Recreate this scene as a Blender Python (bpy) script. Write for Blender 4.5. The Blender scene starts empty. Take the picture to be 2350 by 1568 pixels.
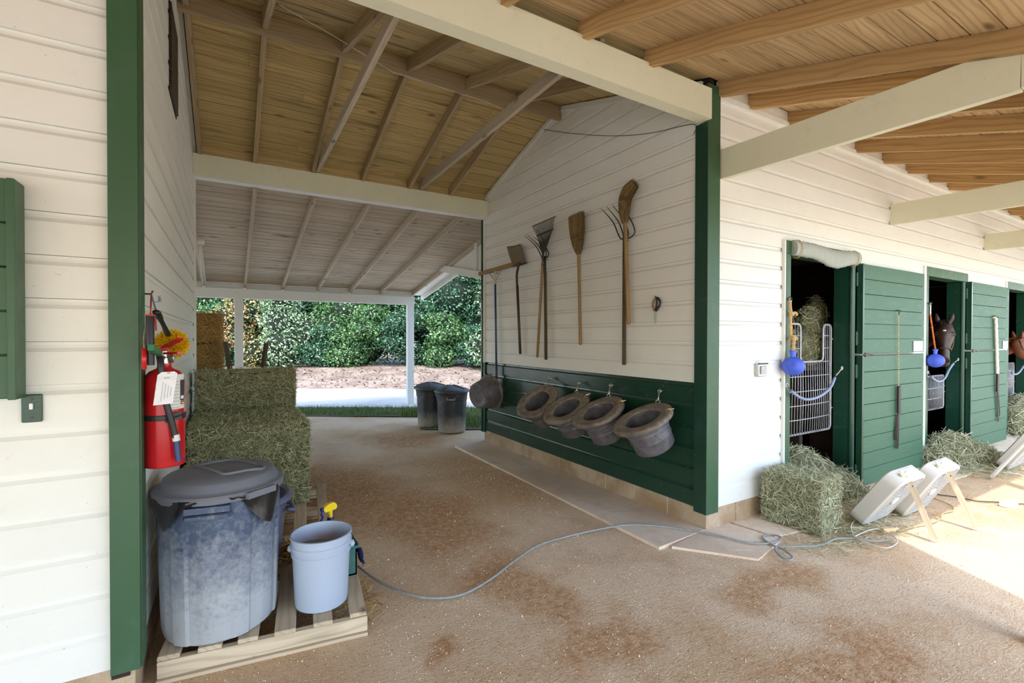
import bpy, math, random
import numpy as np
from mathutils import Vector as V, Matrix

random.seed(7)
RNG = np.random.default_rng(7)
SC = bpy.context.scene
COL = SC.collection

# ------------------------------------------------------------------ camera
# world: X runs along the stall front to the right, Y runs into the breezeway, Z up; camera stands at the origin
FPX, YAW, PIT, ROL, CAMH = 1091.0, math.radians(30.707), math.radians(-0.549), math.radians(0.108), 1.55
_fw = V((math.sin(YAW) * math.cos(PIT), math.cos(YAW) * math.cos(PIT), math.sin(PIT)))
_rt = V((math.cos(YAW), -math.sin(YAW), 0))
_up = _rt.cross(_fw)
_rt, _up = (math.cos(ROL) * _rt + math.sin(ROL) * _up), (-math.sin(ROL) * _rt + math.cos(ROL) * _up)
CAMP = V((0, 0, CAMH))
cam_d = bpy.data.cameras.new('camera')
cam_d.sensor_width = 36.0
cam_d.lens = FPX / 2350 * 36.0
cam_d.clip_start = 0.05
cam_d.clip_end = 300
cam = bpy.data.objects.new('camera', cam_d)
COL.objects.link(cam)
cam.matrix_world = Matrix(((_rt.x, _up.x, -_fw.x, 0), (_rt.y, _up.y, -_fw.y, 0), (_rt.z, _up.z, -_fw.z, CAMH), (0, 0, 0, 1)))
SC.camera = cam

def on(x, y, ax, val):
    """photo pixel (2350x1568) -> the point where its ray meets the plane coordinate[ax] = val"""
    d = _fw + (x - 1175) / FPX * _rt - (y - 784) / FPX * _up
    return CAMP + d * ((val - CAMP[ax]) / d[ax])
def gz(x, y, z=0.0): return on(x, y, 2, z)

# ------------------------------------------------------------------ sky, sun, exposure
SUN_A, SUN_B = 0.30, 0.49           # metres a shadow moves in X and Y per metre of height
world = bpy.data.worlds.new('sky')
SC.world = world
world.use_nodes = True
wn = world.node_tree
for n in list(wn.nodes): wn.nodes.remove(n)
w_out = wn.nodes.new('ShaderNodeOutputWorld')
w_bg = wn.nodes.new('ShaderNodeBackground')
w_sky = wn.nodes.new('ShaderNodeTexSky')
w_sky.sky_type = 'NISHITA'
w_sky.sun_disc = False
w_sky.sun_elevation = math.atan(1 / math.hypot(SUN_A, SUN_B))
w_sky.sun_rotation = math.atan2(-SUN_A, -SUN_B)
w_sky.air_density = 1.0
w_sky.dust_density = 1.5
w_sky.ozone_density = 1.0
w_bg.inputs['Strength'].default_value = 0.88
wn.links.new(w_sky.outputs[0], w_bg.inputs['Color'])
wn.links.new(w_bg.outputs[0], w_out.inputs['Surface'])

sun_d = bpy.data.lights.new('sun', 'SUN')
sun_d.energy = 4.0
sun_d.angle = math.radians(0.53)
sun_d.color = (1.0, 0.98, 0.94)
sun = bpy.data.objects.new('sun', sun_d)
COL.objects.link(sun)
sun.location = (-3, -6, 20)
sun.rotation_euler = V((SUN_A, SUN_B, -1)).to_track_quat('-Z', 'Y').to_euler()

SC.view_settings.view_transform = 'Standard'
SC.view_settings.look = 'None'
SC.view_settings.gamma = 1.0
SC.view_settings.use_curve_mapping = False
SC.view_settings.exposure = 0.09
SC.cycles.max_bounces = 12
SC.cycles.diffuse_bounces = 8
SC.cycles.caustics_reflective = False
SC.cycles.caustics_refractive = False

# ------------------------------------------------------------------ mesh helpers
class MB:
    def __init__(s): s.v = []; s.f = []; s.m = []; s.mi = 0
    def add(s, vs, fs):
        b = len(s.v)
        s.v.extend(tuple(p) for p in vs)
        for f in fs:
            s.f.append(tuple(b + i for i in f)); s.m.append(s.mi)
        return s
    def box(s, x0, x1, y0, y1, z0, z1):
        return s.add([(x0, y0, z0), (x1, y0, z0), (x1, y1, z0), (x0, y1, z0), (x0, y0, z1), (x1, y0, z1), (x1, y1, z1), (x0, y1, z1)],
                     [(0, 3, 2, 1), (4, 5, 6, 7), (0, 1, 5, 4), (1, 2, 6, 5), (2, 3, 7, 6), (3, 0, 4, 7)])
    def cbox(s, x0, x1, y0, y1, z0, z1, c):
        """box with chamfered edges"""
        vs = []
        for z, i in ((z0, c), (z0 + c, 0), (z1 - c, 0), (z1, c)):
            a, b2, d, e = x0 + i, x1 - i, y0 + i, y1 - i
            k = c * .7 if i == 0 else c * .3
            vs += [(a + k, d, z), (b2 - k, d, z), (b2, d + k, z), (b2, e - k, z), (b2 - k, e, z), (a + k, e, z), (a, e - k, z), (a, d + k, z)]
        fs = [tuple(range(7, -1, -1)), tuple(range(24, 32))]
        for r in range(3):
            for i in range(8):
                j = (i + 1) % 8
                fs.append((r * 8 + i, r * 8 + j, r * 8 + 8 + j, r * 8 + 8 + i))
        return s.add(vs, fs)
    def bar(s, p0, p1, w, h, up=(0, 0, 1)):
        p0, p1 = V(p0), V(p1)
        d = (p1 - p0).normalized(); u = V(up)
        side = d.cross(u)
        if side.length < 1e-5: side = d.cross(V((1, 0, 0)))
        side.normalize(); u = side.cross(d).normalized()
        a, b = side * w / 2, u * h / 2
        return s.add([p0 - a - b, p0 + a - b, p0 + a + b, p0 - a + b, p1 - a - b, p1 + a - b, p1 + a + b, p1 - a + b],
                     [(0, 3, 2, 1), (4, 5, 6, 7), (0, 1, 5, 4), (1, 2, 6, 5), (2, 3, 7, 6), (3, 0, 4, 7)][::1])
    def tube(s, pts, r, n=8, closed=False, caps=True, flat=1.0, upv=None):
        pts = [V(p) for p in pts]; k = len(pts)
        rs = r if isinstance(r, (list, tuple)) else [r] * k
        prev = None; vs = []
        for i, p in enumerate(pts):
            if closed: d = pts[(i + 1) % k] - pts[i - 1]
            else: d = pts[min(i + 1, k - 1)] - pts[max(i - 1, 0)]
            if d.length < 1e-9: d = V((0, 0, 1))
            d.normalize()
            if prev is None:
                a = V(upv) if upv is not None else (V((0, 0, 1)) if abs(d.z) < .9 else V((1, 0, 0)))
            else: a = prev
            a = (a - d * a.dot(d))
            if a.length < 1e-6: a = d.orthogonal()
            a.normalize(); prev = a; b = d.cross(a)
            for j in range(n):
                t = 2 * math.pi * j / n
                vs.append(p + a * (rs[i] * flat * math.cos(t)) + b * (rs[i] * math.sin(t)))
        fs = []
        for i in range(k if closed else k - 1):
            i2 = (i + 1) % k
            for j in range(n):
                j2 = (j + 1) % n
                fs.append((i * n + j, i * n + j2, i2 * n + j2, i2 * n + j))
        if caps and not closed:
            fs.append(tuple(range(n - 1, -1, -1))); fs.append(tuple((k - 1) * n + j for j in range(n)))
        return s.add(vs, fs)
    def lathe(s, prof, n=32, c=(0, 0, 0), ax=None, sx=1, sy=1, cap0=True, cap1=True, wob=None):
        """prof: [(r, z)]; ax: 3x3 frame (columns) or None"""
        c = V(c); vs = []
        for i, (r, z) in enumerate(prof):
            for j in range(n):
                t = 2 * math.pi * j / n
                rr = r * (wob(t, i) if wob else 1)
                p = V((rr * sx * math.cos(t), rr * sy * math.sin(t), z))
                vs.append(c + (ax @ p if ax is not None else p))
        fs = []
        for i in range(len(prof) - 1):
            for j in range(n):
                j2 = (j + 1) % n
                fs.append((i * n + j, i * n + j2, (i + 1) * n + j2, (i + 1) * n + j))
        if cap0: fs.append(tuple(range(n - 1, -1, -1)))
        if cap1: fs.append(tuple((len(prof) - 1) * n + j for j in range(n)))
        return s.add(vs, fs)
    def ball(s, c, r, n=16, m=10, ax=None):
        rx, ry, rz = (r, r, r) if not isinstance(r, (list, tuple)) else r
        prof = [(max(1e-4, math.sin(math.pi * i / m)), -math.cos(math.pi * i / m) * rz) for i in range(m + 1)]
        return s.lathe(prof, n, c, ax, rx, ry)
    def prism(s, pts, off):
        """polygon (3D points) extruded by the vector off"""
        k = len(pts); off = V(off); pts = [V(p) for p in pts]
        nrm = V((0, 0, 0))
        for i in range(k): nrm += pts[i].cross(pts[(i + 1) % k])
        if nrm.dot(off) < 0: pts = pts[::-1]
        vs = pts + [p + off for p in pts]
        fs = [tuple(range(k - 1, -1, -1)), tuple(range(k, 2 * k))]
        for i in range(k):
            j = (i + 1) % k
            fs.append((i, j, k + j, k + i))
        return s.add(vs, fs)
    def mesh(s, name, mats, smooth=False, off=None):
        me = bpy.data.meshes.new(name)
        vs = s.v if off is None else [(a - off[0], b - off[1], c - off[2]) for a, b, c in s.v]
        me.from_pydata(vs, [], s.f)
        for m in (mats if isinstance(mats, (list, tuple)) else [mats]): me.materials.append(m)
        if any(s.m): me.polygons.foreach_set('material_index', s.m)
        if smooth:
            me.polygons.foreach_set('use_smooth', [True] * len(me.polygons))
            if smooth is not True:
                try: me.set_sharp_from_angle(angle=math.radians(smooth))
                except Exception: pass
        me.update()
        return me
    def build(s, name, mats, parent=None, smooth=False, world=True, loc=None):
        off = None
        if parent is not None and world: off = wloc(parent)
        elif parent is None and loc is not None: off = loc
        o = bpy.data.objects.new(name, s.mesh(name, mats, smooth, off))
        COL.objects.link(o)
        if parent is not None: o.parent = parent
        elif loc is not None: o.location = loc
        return o

def wloc(o):
    p = V((0, 0, 0))
    while o is not None:
        p += o.location; o = o.parent
    return p

def empty(name, loc=(0, 0, 0)):
    o = bpy.data.objects.new(name, None); COL.objects.link(o)
    o.location = loc; o.empty_display_size = .1
    return o
def tag(o, label, cat, group=None):
    o['label'] = label; o['category'] = cat
    if group: o['group'] = group
    return o
def thing(name, label, cat, loc=(0, 0, 0), group=None): return tag(empty(name, loc), label, cat, group)
def struct(name, label=None, loc=(0, 0, 0)):
    o = empty(name, loc); o['kind'] = 'structure'
    if label: o['label'] = label
    return o
def smesh(name, mb, mats, label=None, smooth=False):
    o = mb.build(name, mats, None, smooth); o['kind'] = 'structure'
    if label: o['label'] = label
    return o
def stuff(o): o['kind'] = 'stuff'; return o
def copy_tree(o, parent=None):
    c = o.copy(); COL.objects.link(c); c.parent = parent
    for ch in list(o.children): copy_tree(ch, c)
    return c
def frame_obj(name, me, origin, xd, yd, zd, parent):
    o = bpy.data.objects.new(name, me); COL.objects.link(o)
    o.parent = parent
    m = Matrix(((xd[0], yd[0], zd[0], origin[0]), (xd[1], yd[1], zd[1], origin[1]), (xd[2], yd[2], zd[2], origin[2]), (0, 0, 0, 1)))
    if parent is not None: m = Matrix.Translation(-wloc(parent)) @ m
    o.matrix_basis = m
    return o
_bc = {}
def beam(name, p0, p1, w, h, mat, parent=None, up=(0, 0, 1), ch=0.0):
    """a straight timber with its own length axis (so that the grain follows it); mesh shared between alike ones"""
    p0, p1 = V(p0), V(p1); L = (p1 - p0).length
    x = (p1 - p0) / L; y = V(up).cross(x)
    if y.length < 1e-6: y = V((0, 1, 0)).cross(x)
    y.normalize(); z = x.cross(y)
    key = (round(L, 4), w, h, mat.name, ch)
    if key not in _bc:
        mb = MB()
        (mb.cbox(0, L, -w / 2, w / 2, -h / 2, h / 2, ch) if ch else mb.box(0, L, -w / 2, w / 2, -h / 2, h / 2))
        _bc[key] = mb.mesh(name, mat)
    o = frame_obj(name, _bc[key], p0, x, y, z, parent)
    if parent is None: o['kind'] = 'structure'
    return o
def arc(c, r, a0, a1, n, u, w):
    c, u, w = V(c), V(u), V(w)
    return [c + u * (r * math.cos(a0 + (a1 - a0) * i / n)) + w * (r * math.sin(a0 + (a1 - a0) * i / n)) for i in range(n + 1)]
def spline(pts, k=6):
    pts = [V(p) for p in pts]; out = []
    for i in range(len(pts) - 1):
        p0, p1, p2, p3 = pts[max(i - 1, 0)], pts[i], pts[i + 1], pts[min(i + 2, len(pts) - 1)]
        for j in range(k):
            t = j / k
            out.append(.5 * ((2 * p1) + (p2 - p0) * t + (2 * p0 - 5 * p1 + 4 * p2 - p3) * t * t + (3 * p1 - p0 - 3 * p2 + p3) * t ** 3))
    out.append(pts[-1]); return out

# ------------------------------------------------------------------ materials
def srgb(r, g, b):
    f = lambda c: (c / 255 / 12.92) if c / 255 <= .04045 else ((c / 255 + .055) / 1.055) ** 2.4
    return (f(r), f(g), f(b), 1)
class NT:
    def __init__(s, name, rough=.6, spec=.5):
        s.mat = bpy.data.materials.new(name); s.mat.use_nodes = True
        s.t = s.mat.node_tree; s.n = s.t.nodes
        s.b = s.n['Principled BSDF']; s.b.inputs['Roughness'].default_value = rough
        s.b.inputs['Specular IOR Level'].default_value = spec
    def new(s, ty, **kw):
        n = s.n.new(ty)
        for k, v in kw.items():
            if k in n.inputs: n.inputs[k].default_value = v
            else: setattr(n, k, v)
        return n
    def link(s, a, b): s.t.links.new(a, b)
    def coord(s, scale=(1, 1, 1), rand=0.0, kind='Object'):
        tc = s.new('ShaderNodeTexCoord'); out = tc.outputs[kind]
        if rand:
            oi = s.new('ShaderNodeObjectInfo')
            mul = s.new('ShaderNodeVectorMath', operation='SCALE')
            mul.inputs[0].default_value = (rand, rand * .37, rand * .61)
            s.link(oi.outputs['Random'], mul.inputs['Scale'])
            ad = s.new('ShaderNodeVectorMath', operation='ADD')
            s.link(out, ad.inputs[0]); s.link(mul.outputs[0], ad.inputs[1]); out = ad.outputs[0]
        mp = s.new('ShaderNodeMapping'); mp.inputs['Scale'].default_value = scale
        s.link(out, mp.inputs['Vector'])
        return mp.outputs[0]
    def noise(s, vec, scale, detail=4, rough=.55, dist=0.0):
        n = s.new('ShaderNodeTexNoise'); n.inputs['Scale'].default_value = scale
        n.inputs['Detail'].default_value = detail; n.inputs['Roughness'].default_value = rough; n.inputs['Distortion'].default_value = dist
        s.link(vec, n.inputs['Vector']); return n.outputs['Fac']
    def ramp(s, fac, stops):
        r = s.new('ShaderNodeValToRGB'); e = r.color_ramp.elements
        while len(e) < len(stops): e.new(.5)
        for el, (p, c) in zip(e, stops):
            el.position = p; el.color = c if isinstance(c, (tuple, list)) else (c, c, c, 1)
        s.link(fac, r.inputs[0]); return r.outputs[0]
    def mix(s, fac, a, b, mode='MIX'):
        m = s.new('ShaderNodeMix', data_type='RGBA', blend_type=mode)
        for sock, val in ((m.inputs[0], fac), (m.inputs[6], a), (m.inputs[7], b)):
            if isinstance(val, (int, float)): sock.default_value = val
            elif isinstance(val, (tuple, list)): sock.default_value = val
            else: s.link(val, sock)
        return m.outputs[2]
    def math(s, op, a, b=0.0):
        m = s.new('ShaderNodeMath', operation=op)
        for sock, val in ((m.inputs[0], a), (m.inputs[1], b)):
            if isinstance(val, (int, float)): sock.default_value = val
            else: s.link(val, sock)
        return m.outputs[0]
    def bump(s, h, strength=.3, dist=.01):
        b = s.new('ShaderNodeBump'); b.inputs['Strength'].default_value = strength; b.inputs['Distance'].default_value = dist
        s.link(h, b.inputs['Height']); s.link(b.outputs[0], s.b.inputs['Normal'])
    def color(s, c):
        if isinstance(c, (tuple, list)): s.b.inputs['Base Color'].default_value = c
        else: s.link(c, s.b.inputs['Base Color'])
        return s
    def rough(s, r): s.link(r, s.b.inputs['Roughness'])

def m_plain(name, col, rough=.5, metal=0.0, var=.12, scale=25, bump=0.0, spec=.5):
    n = NT(name, rough, spec); n.b.inputs['Metallic'].default_value = metal
    f = n.noise(n.coord(), scale, 4)
    d = tuple(c * (1 - var) for c in col[:3]) + (1,); e = tuple(min(1, c * (1 + var)) for c in col[:3]) + (1,)
    n.color(n.ramp(f, [(.3, d), (.7, e)]))
    if bump: n.bump(f, bump, .004)
    return n.mat
def m_paint(name, col, rough=.5, dirt=.35, dcol=(.25, .2, .13, 1), scale=(1, 1, 1), speck=.5, var=.05):
    """painted timber: slight mottling, brush grain along the board, grime patches and specks"""
    n = NT(name, rough)
    v = n.coord(scale, 13.0); g = n.noise(n.coord((2, 40, 40), 13.0), 3.0, 3)
    big = n.noise(v, 1.6, 5, .6); mid = n.noise(v, 9, 5, .65); fine = n.noise(v, 70, 3, .6)
    c = n.mix(n.ramp(big, [(.35, 0.0), (.7, 1.0)]), col, tuple(x * (1 - var) for x in col[:3]) + (1,))
    c = n.mix(n.math('MULTIPLY', n.ramp(mid, [(.55, 0.0), (.8, 1.0)]), dirt), c, dcol)
    c = n.mix(n.math('MULTIPLY', n.ramp(fine, [(.70, 0.0), (.74, 1.0)]), speck), c, tuple(x * .35 for x in dcol[:3]) + (1,))
    n.color(c)
    n.rough(n.ramp(mid, [(.3, rough), (.8, min(1, rough + .2))]))
    n.bump(n.math('ADD', n.math('MULTIPLY', g, .6), n.math('MULTIPLY', fine, .25)), .18, .004)
    return n.mat
def m_wood(name, ca, cb, dark, rough=.75, gr=1.0, knots=1.0, stain=0.0):
    """sawn timber, grain along the local X axis, rings, knots"""
    n = NT(name, rough, .3)
    v = n.coord((1, 1, 1), 31.0)
    lg = n.noise(n.coord((.9, 14, 14), 31.0), 1.6, 5, .6, .6)
    fg = n.noise(n.coord((3, 90, 90), 31.0), 1.5, 3, .6)
    w = n.new('ShaderNodeTexWave', wave_type='BANDS', bands_direction='Y')
    w.inputs['Scale'].default_value = 7.0; w.inputs['Distortion'].default_value = 11.0; w.inputs['Detail'].default_value = 2
    w.inputs['Detail Scale'].default_value = .7
    wr_ = n.new('ShaderNodeMapping'); wr_.inputs['Rotation'].default_value = (math.radians(47), 0, 0); n.link(n.coord((.30, 1.5, 1.5), 31.0), wr_.inputs['Vector']); n.link(wr_.outputs[0], w.inputs['Vector'])
    c = n.mix(n.ramp(lg, [(.3, 0.0), (.7, 1.0)]), ca, cb)
    c = n.mix(n.math('MULTIPLY', n.ramp(w.outputs['Fac'], [(.5, 0.0), (.95, 1.0)]), .36 * gr), c, dark)
    c = n.mix(n.math('MULTIPLY', n.ramp(fg, [(.5, 0.0), (.8, 1.0)]), .16 * gr), c, dark)
    bd = n.noise(n.coord((.5, .5, .5), 31.0), 1.3, 3)
    c = n.mix(n.math('MULTIPLY', n.ramp(bd, [(.35, 0.0), (.75, 1.0)]), .3), c, tuple(x * .7 for x in ca[:3]) + (1,))
    vo = n.new('ShaderNodeTexVoronoi'); vo.inputs['Scale'].default_value = 1.0
    n.link(n.coord((2.1, 5.5, 5.5), 31.0), vo.inputs['Vector'])
    k = n.ramp(vo.outputs['Distance'], [(.05, 1.0), (.10, .55), (.15, 0.0)])
    c = n.mix(n.math('MULTIPLY', k, .8 * knots), c, tuple(x * .35 for x in dark[:3]) + (1,))
    if stain:
        st = n.noise(n.coord((.8, 5, 5), 31.0), 1.0, 4)
        c = n.mix(n.math('MULTIPLY', n.ramp(st, [(.62, 0.0), (.72, 1.0)]), stain), c, (.03, .025, .02, 1))
    oi = n.new('ShaderNodeObjectInfo'); ml = n.new('ShaderNodeMath', operation='MULTIPLY'); n.link(oi.outputs['Random'], ml.inputs[0]); ml.inputs[1].default_value = 7.31
    fr = n.math('FRACT', ml.outputs[0])
    c = n.mix(n.math('MULTIPLY', fr, .38), c, tuple(x * .55 for x in ca[:3]) + (1,))
    n.color(c); n.bump(fg, .2, .003)
    return n.mat
def m_island(name, stops, rough=.8, trans=0.0):
    """strands and leaves: each its own shade"""
    n = NT(name, rough, .25)
    g = n.new('ShaderNodeNewGeometry')
    n.color(n.ramp(g.outputs['Random Per Island'], stops))
    if trans:
        tb = n.new('ShaderNodeBsdfTranslucent'); mx = n.new('ShaderNodeMixShader'); mx.inputs[0].default_value = trans
        n.link(n.ramp(g.outputs['Random Per Island'], stops), tb.inputs['Color'])
        out = n.n['Material Output']
        n.link(n.b.outputs[0], mx.inputs[1]); n.link(tb.outputs[0], mx.inputs[2]); n.link(mx.outputs[0], out.inputs['Surface'])
    return n.mat

M = {}
WHITE = (.785, .792, .745, 1)
M['white'] = m_paint('white_siding_paint', WHITE, .45, .12, (.45, .42, .34, 1), speck=.35)
M['cream'] = m_paint('cream_beam_paint', (.735, .735, .56, 1), .5, .22, (.42, .37, .24, 1), speck=.45)
M['trimwhite'] = m_paint('white_trim_paint', (.76, .77, .72, 1), .5, .3, (.4, .36, .28, 1))
M['green'] = m_paint('green_post_paint', (.036, .100, .046, 1), .38, .3, (.09, .17, .14, 1), speck=.5)
M['dkgreen'] = m_paint('dark_green_gloss_paint', (.012, .048, .030, 1), .13, .06, (.03, .08, .05, 1), speck=.12)
M['door'] = m_paint('green_door_paint', (.040, .120, .064, 1), .45, .5, (.13, .235, .155, 1), scale=(.8, 4, 4), speck=.8)
M['jamb'] = m_paint('green_jamb_gloss', (.014, .062, .036, 1), .14, .3, (.03, .11, .08, 1), speck=.3)
M['rafter_main'] = m_wood('weathered_rafter_wood', (.44, .335, .19, 1), (.54, .42, .26, 1), (.26, .18, .10, 1))
M['deck_main'] = m_wood('brown_deck_wood', (.54, .405, .175, 1), (.68, .525, .25, 1), (.24, .155, .06, 1), stain=.75)
M['deck_lean'] = m_wood('grey_brown_deck_wood', (.52, .43, .31, 1), (.68, .58, .44, 1), (.19, .145, .10, 1), stain=.85)
M['rafter_lean'] = m_wood('pale_rafter_wood', (.54, .46, .34, 1), (.66, .57, .45, 1), (.36, .28, .20, 1))
M['deck_porch'] = m_wood('golden_pine_deck', (.58, .40, .20, 1), (.74, .54, .31, 1), (.27, .15, .06, 1), gr=1.1)
M['rafter_porch'] = m_wood('golden_pine_rafter', (.54, .345, .15, 1), (.66, .44, .21, 1), (.26, .14, .05, 1), gr=1.2)
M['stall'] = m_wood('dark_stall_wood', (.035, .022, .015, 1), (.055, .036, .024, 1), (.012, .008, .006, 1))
M['pallet'] = m_wood('pale_pallet_wood', (.60, .49, .34, 1), (.72, .60, .44, 1), (.30, .22, .14, 1), stain=.35)
M['handle'] = m_wood('tool_handle_wood', (.36, .23, .10, 1), (.44, .30, .14, 1), (.2, .12, .05, 1), knots=.2)
M['handle_dk'] = m_wood('dark_tool_handle', (.085, .055, .035, 1), (.14, .095, .06, 1), (.03, .02, .014, 1), knots=.2)
M['handle_maroon'] = m_plain('maroon_handle_paint', (.055, .018, .014, 1), .4, var=.4)
M['metal_dk'] = m_plain('dark_steel', (.06, .052, .045, 1), .45, .6, .3)
M['steel'] = m_plain('zinc_steel', (.55, .54, .5, 1), .32, .9, .15)
M['bluepaint'] = m_plain('blue_handle_paint', (.018, .05, .16, 1), .35, var=.2)
def m_rubber():
    n = NT('dusty_rubber', .5); tc = n.new('ShaderNodeTexCoord'); sp = n.new('ShaderNodeSeparateXYZ'); n.link(tc.outputs['Object'], sp.inputs[0])
    v = n.coord((1, 1, 1), 9.0); f = n.noise(v, 14, 6, .7); g = n.noise(v, 60, 4, .7)
    brim = n.ramp(n.math('ADD', n.math('MULTIPLY', sp.outputs['Z'], 9.0), n.math('ADD', n.math('MULTIPLY', f, .7), .55)), [(.45, 0.0), (.75, 1.0)])
    body = n.mix(n.ramp(f, [(.35, 0.0), (.7, 1.0)]), (.075, .072, .082, 1), (.16, .15, .165, 1))
    top = n.mix(n.ramp(f, [(.35, 0.0), (.65, 1.0)]), (.085, .068, .055, 1), (.255, .205, .155, 1))
    c = n.mix(brim, body, top); c = n.mix(n.math('MULTIPLY', n.ramp(g, [(.55, 0.0), (.7, 1.0)]), .35), c, (.36, .31, .25, 1))
    n.color(c); n.bump(n.math('ADD', f, g), .25, .006)
    return n.mat
M['rubber'] = m_rubber()
M['black'] = m_plain('black_plastic', (.018, .018, .02, 1), .45, var=.2)
M['leather'] = m_plain('black_leather_strap', (.025, .016, .014, 1), .5, var=.3)
M['red'] = m_plain('red_enamel', (.50, .012, .018, 1), .22, var=.06)
M['paper'] = m_plain('white_card', (.82, .82, .85, 1), .6, var=.03)
M['ink'] = m_plain('printed_ink', (.04, .04, .05, 1), .6)
M['greyink'] = m_plain('grey_print', (.45, .45, .46, 1), .6)
M['label'] = m_plain('label_silver', (.66, .66, .64, 1), .45, var=.05)
M['yellowink'] = m_plain('yellow_print', (.75, .65, .03, 1), .5)
M['yellow'] = m_plain('yellow_plastic', (.85, .62, .02, 1), .35, var=.05)
M['blue'] = m_plain('dark_blue_plastic', (.012, .02, .20, 1), .35, var=.1)
M['navycloth'] = m_plain('navy_cloth', (.012, .016, .075, 1), .9, var=.3, bump=.4)
M['teal'] = m_plain('green_caddy_plastic', (.05, .16, .14, 1), .4, var=.15)
M['bucket'] = m_paint('pale_blue_plastic', (.42, .50, .63, 1), .35, .12, (.5, .47, .4, 1), speck=.15, var=.06)
M['toyblue'] = m_plain('blue_rubber_ball', (.055, .11, .60, 1), .5, var=.2, scale=18)
M['rope'] = m_plain('straw_rope', (.52, .36, .16, 1), .9, var=.35, scale=90, bump=.5)
M['redrope'] = m_plain('orange_rope', (.60, .14, .03, 1), .85, var=.3, scale=90)
M['whiterope'] = m_plain('white_rope', (.72, .66, .55, 1), .85, var=.2, scale=120, bump=.6)
M['galv'] = m_plain('grey_wire_coating', (.40, .40, .41, 1), .4, .2, .2)
M['bluetube'] = m_plain('blue_grey_hose_sleeve', (.22, .27, .38, 1), .4, var=.15)
M['cord'] = m_plain('blue_grey_cord', (.27, .29, .29, 1), .55, var=.15)
M['whitecord'] = m_plain('dusty_white_cord', (.60, .56, .48, 1), .6, var=.15)
M['canvas'] = m_paint('grey_canvas_roll', (.36, .39, .35, 1), .85, .3, (.5, .46, .35, 1), speck=.1)
M['trunk'] = m_plain('bark', (.10, .075, .05, 1), .9, var=.4, scale=12, bump=.6)
M['roofing'] = m_plain('grey_roofing', (.16, .16, .16, 1), .8, var=.2)
M['rust'] = m_plain('rusty_iron', (.20, .09, .05, 1), .7, .3, .3)
M['bag'] = m_plain('black_bag_film', (.012, .012, .015, 1), .22, var=.2, scale=9, bump=.5)
M['brass'] = m_plain('brass_chain', (.55, .42, .2, 1), .35, .85, .2)
M['hay'] = m_island('green_hay_strands', [(0, srgb(104, 108, 76)), (.35, srgb(148, 150, 112)), (.7, srgb(186, 184, 144)), (1, srgb(218, 212, 174))])
M['haypale'] = m_island('pale_hay_strands', [(0, srgb(120, 126, 98)), (.4, srgb(164, 168, 136)), (.8, srgb(204, 204, 170)), (1, srgb(220, 214, 182))])
M['straw'] = m_island('golden_straw_strands', [(0, srgb(126, 92, 40)), (.5, srgb(186, 144, 74)), (1, srgb(224, 188, 118))])
M['broom'] = m_island('broom_straw', [(0, srgb(82, 66, 38)), (.5, srgb(126, 104, 64)), (1, srgb(168, 144, 98))])
M['duster'] = m_island('yellow_bristles', [(0, (.62, .36, .004, 1)), (.5, (.86, .56, .008, 1)), (1, (.95, .70, .03, 1))], .6)
M['grass'] = m_island('grass_blades', [(0, srgb(52, 78, 36)), (.6, srgb(92, 120, 58)), (1, srgb(135, 150, 88))], .7, .2)
LEAVES = {
    'leaf_green': [(0, srgb(49, 81, 44)), (.4, srgb(76, 117, 65)), (.8, srgb(115, 156, 94)), (1, srgb(176, 202, 151))],
    'leaf_deep': [(0, srgb(35, 65, 44)), (.5, srgb(60, 101, 67)), (.85, srgb(101, 145, 108)), (1, srgb(176, 206, 176))],
    'leaf_pale': [(0, srgb(85, 115, 76)), (.5, srgb(145, 172, 124)), (1, srgb(218, 233, 197))],
    'leaf_brown': [(0, srgb(85, 101, 56)), (.45, srgb(131, 145, 85)), (.6, srgb(199, 154, 99)), (1, srgb(252, 208, 158))]}
M['dryleaf'] = m_island('dry_leaf', [(0, srgb(84, 72, 60)), (.6, srgb(128, 112, 96)), (1, srgb(168, 150, 130))])
for k, st in LEAVES.items(): M[k] = m_island(k, st, .45, .25)
M['haybody'] = m_plain('hay_core', (.19, .185, .10, 1), .95, var=.6, scale=60, bump=.8)
M['strawbody'] = m_plain('straw_core', (.30, .19, .07, 1), .95, var=.5, scale=50, bump=.8)
M['core'] = m_plain('foliage_core', (.010, .020, .009, 1), .95, var=.4, scale=8)  # near-black filler standing in for the shade deep inside the leaves
M['horse_bay'] = m_plain('dark_bay_coat', (.055, .024, .016, 1), .42, var=.35, scale=6)
M['horse_chestnut'] = m_plain('chestnut_coat', (.20, .065, .028, 1), .42, var=.25, scale=5)
M['mane'] = m_plain('dark_mane_hair', (.012, .009, .008, 1), .5, var=.3)
M['eye'] = m_plain('horse_eye', (.006, .005, .005, 1), .08)
M['star'] = m_plain('white_star_hair', (.7, .66, .62, 1), .6)
M['nostril'] = m_plain('grey_muzzle_skin', (.06, .045, .042, 1), .6, var=.3)
M['halter'] = m_plain('brown_halter_leather', (.10, .06, .04, 1), .5)

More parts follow.
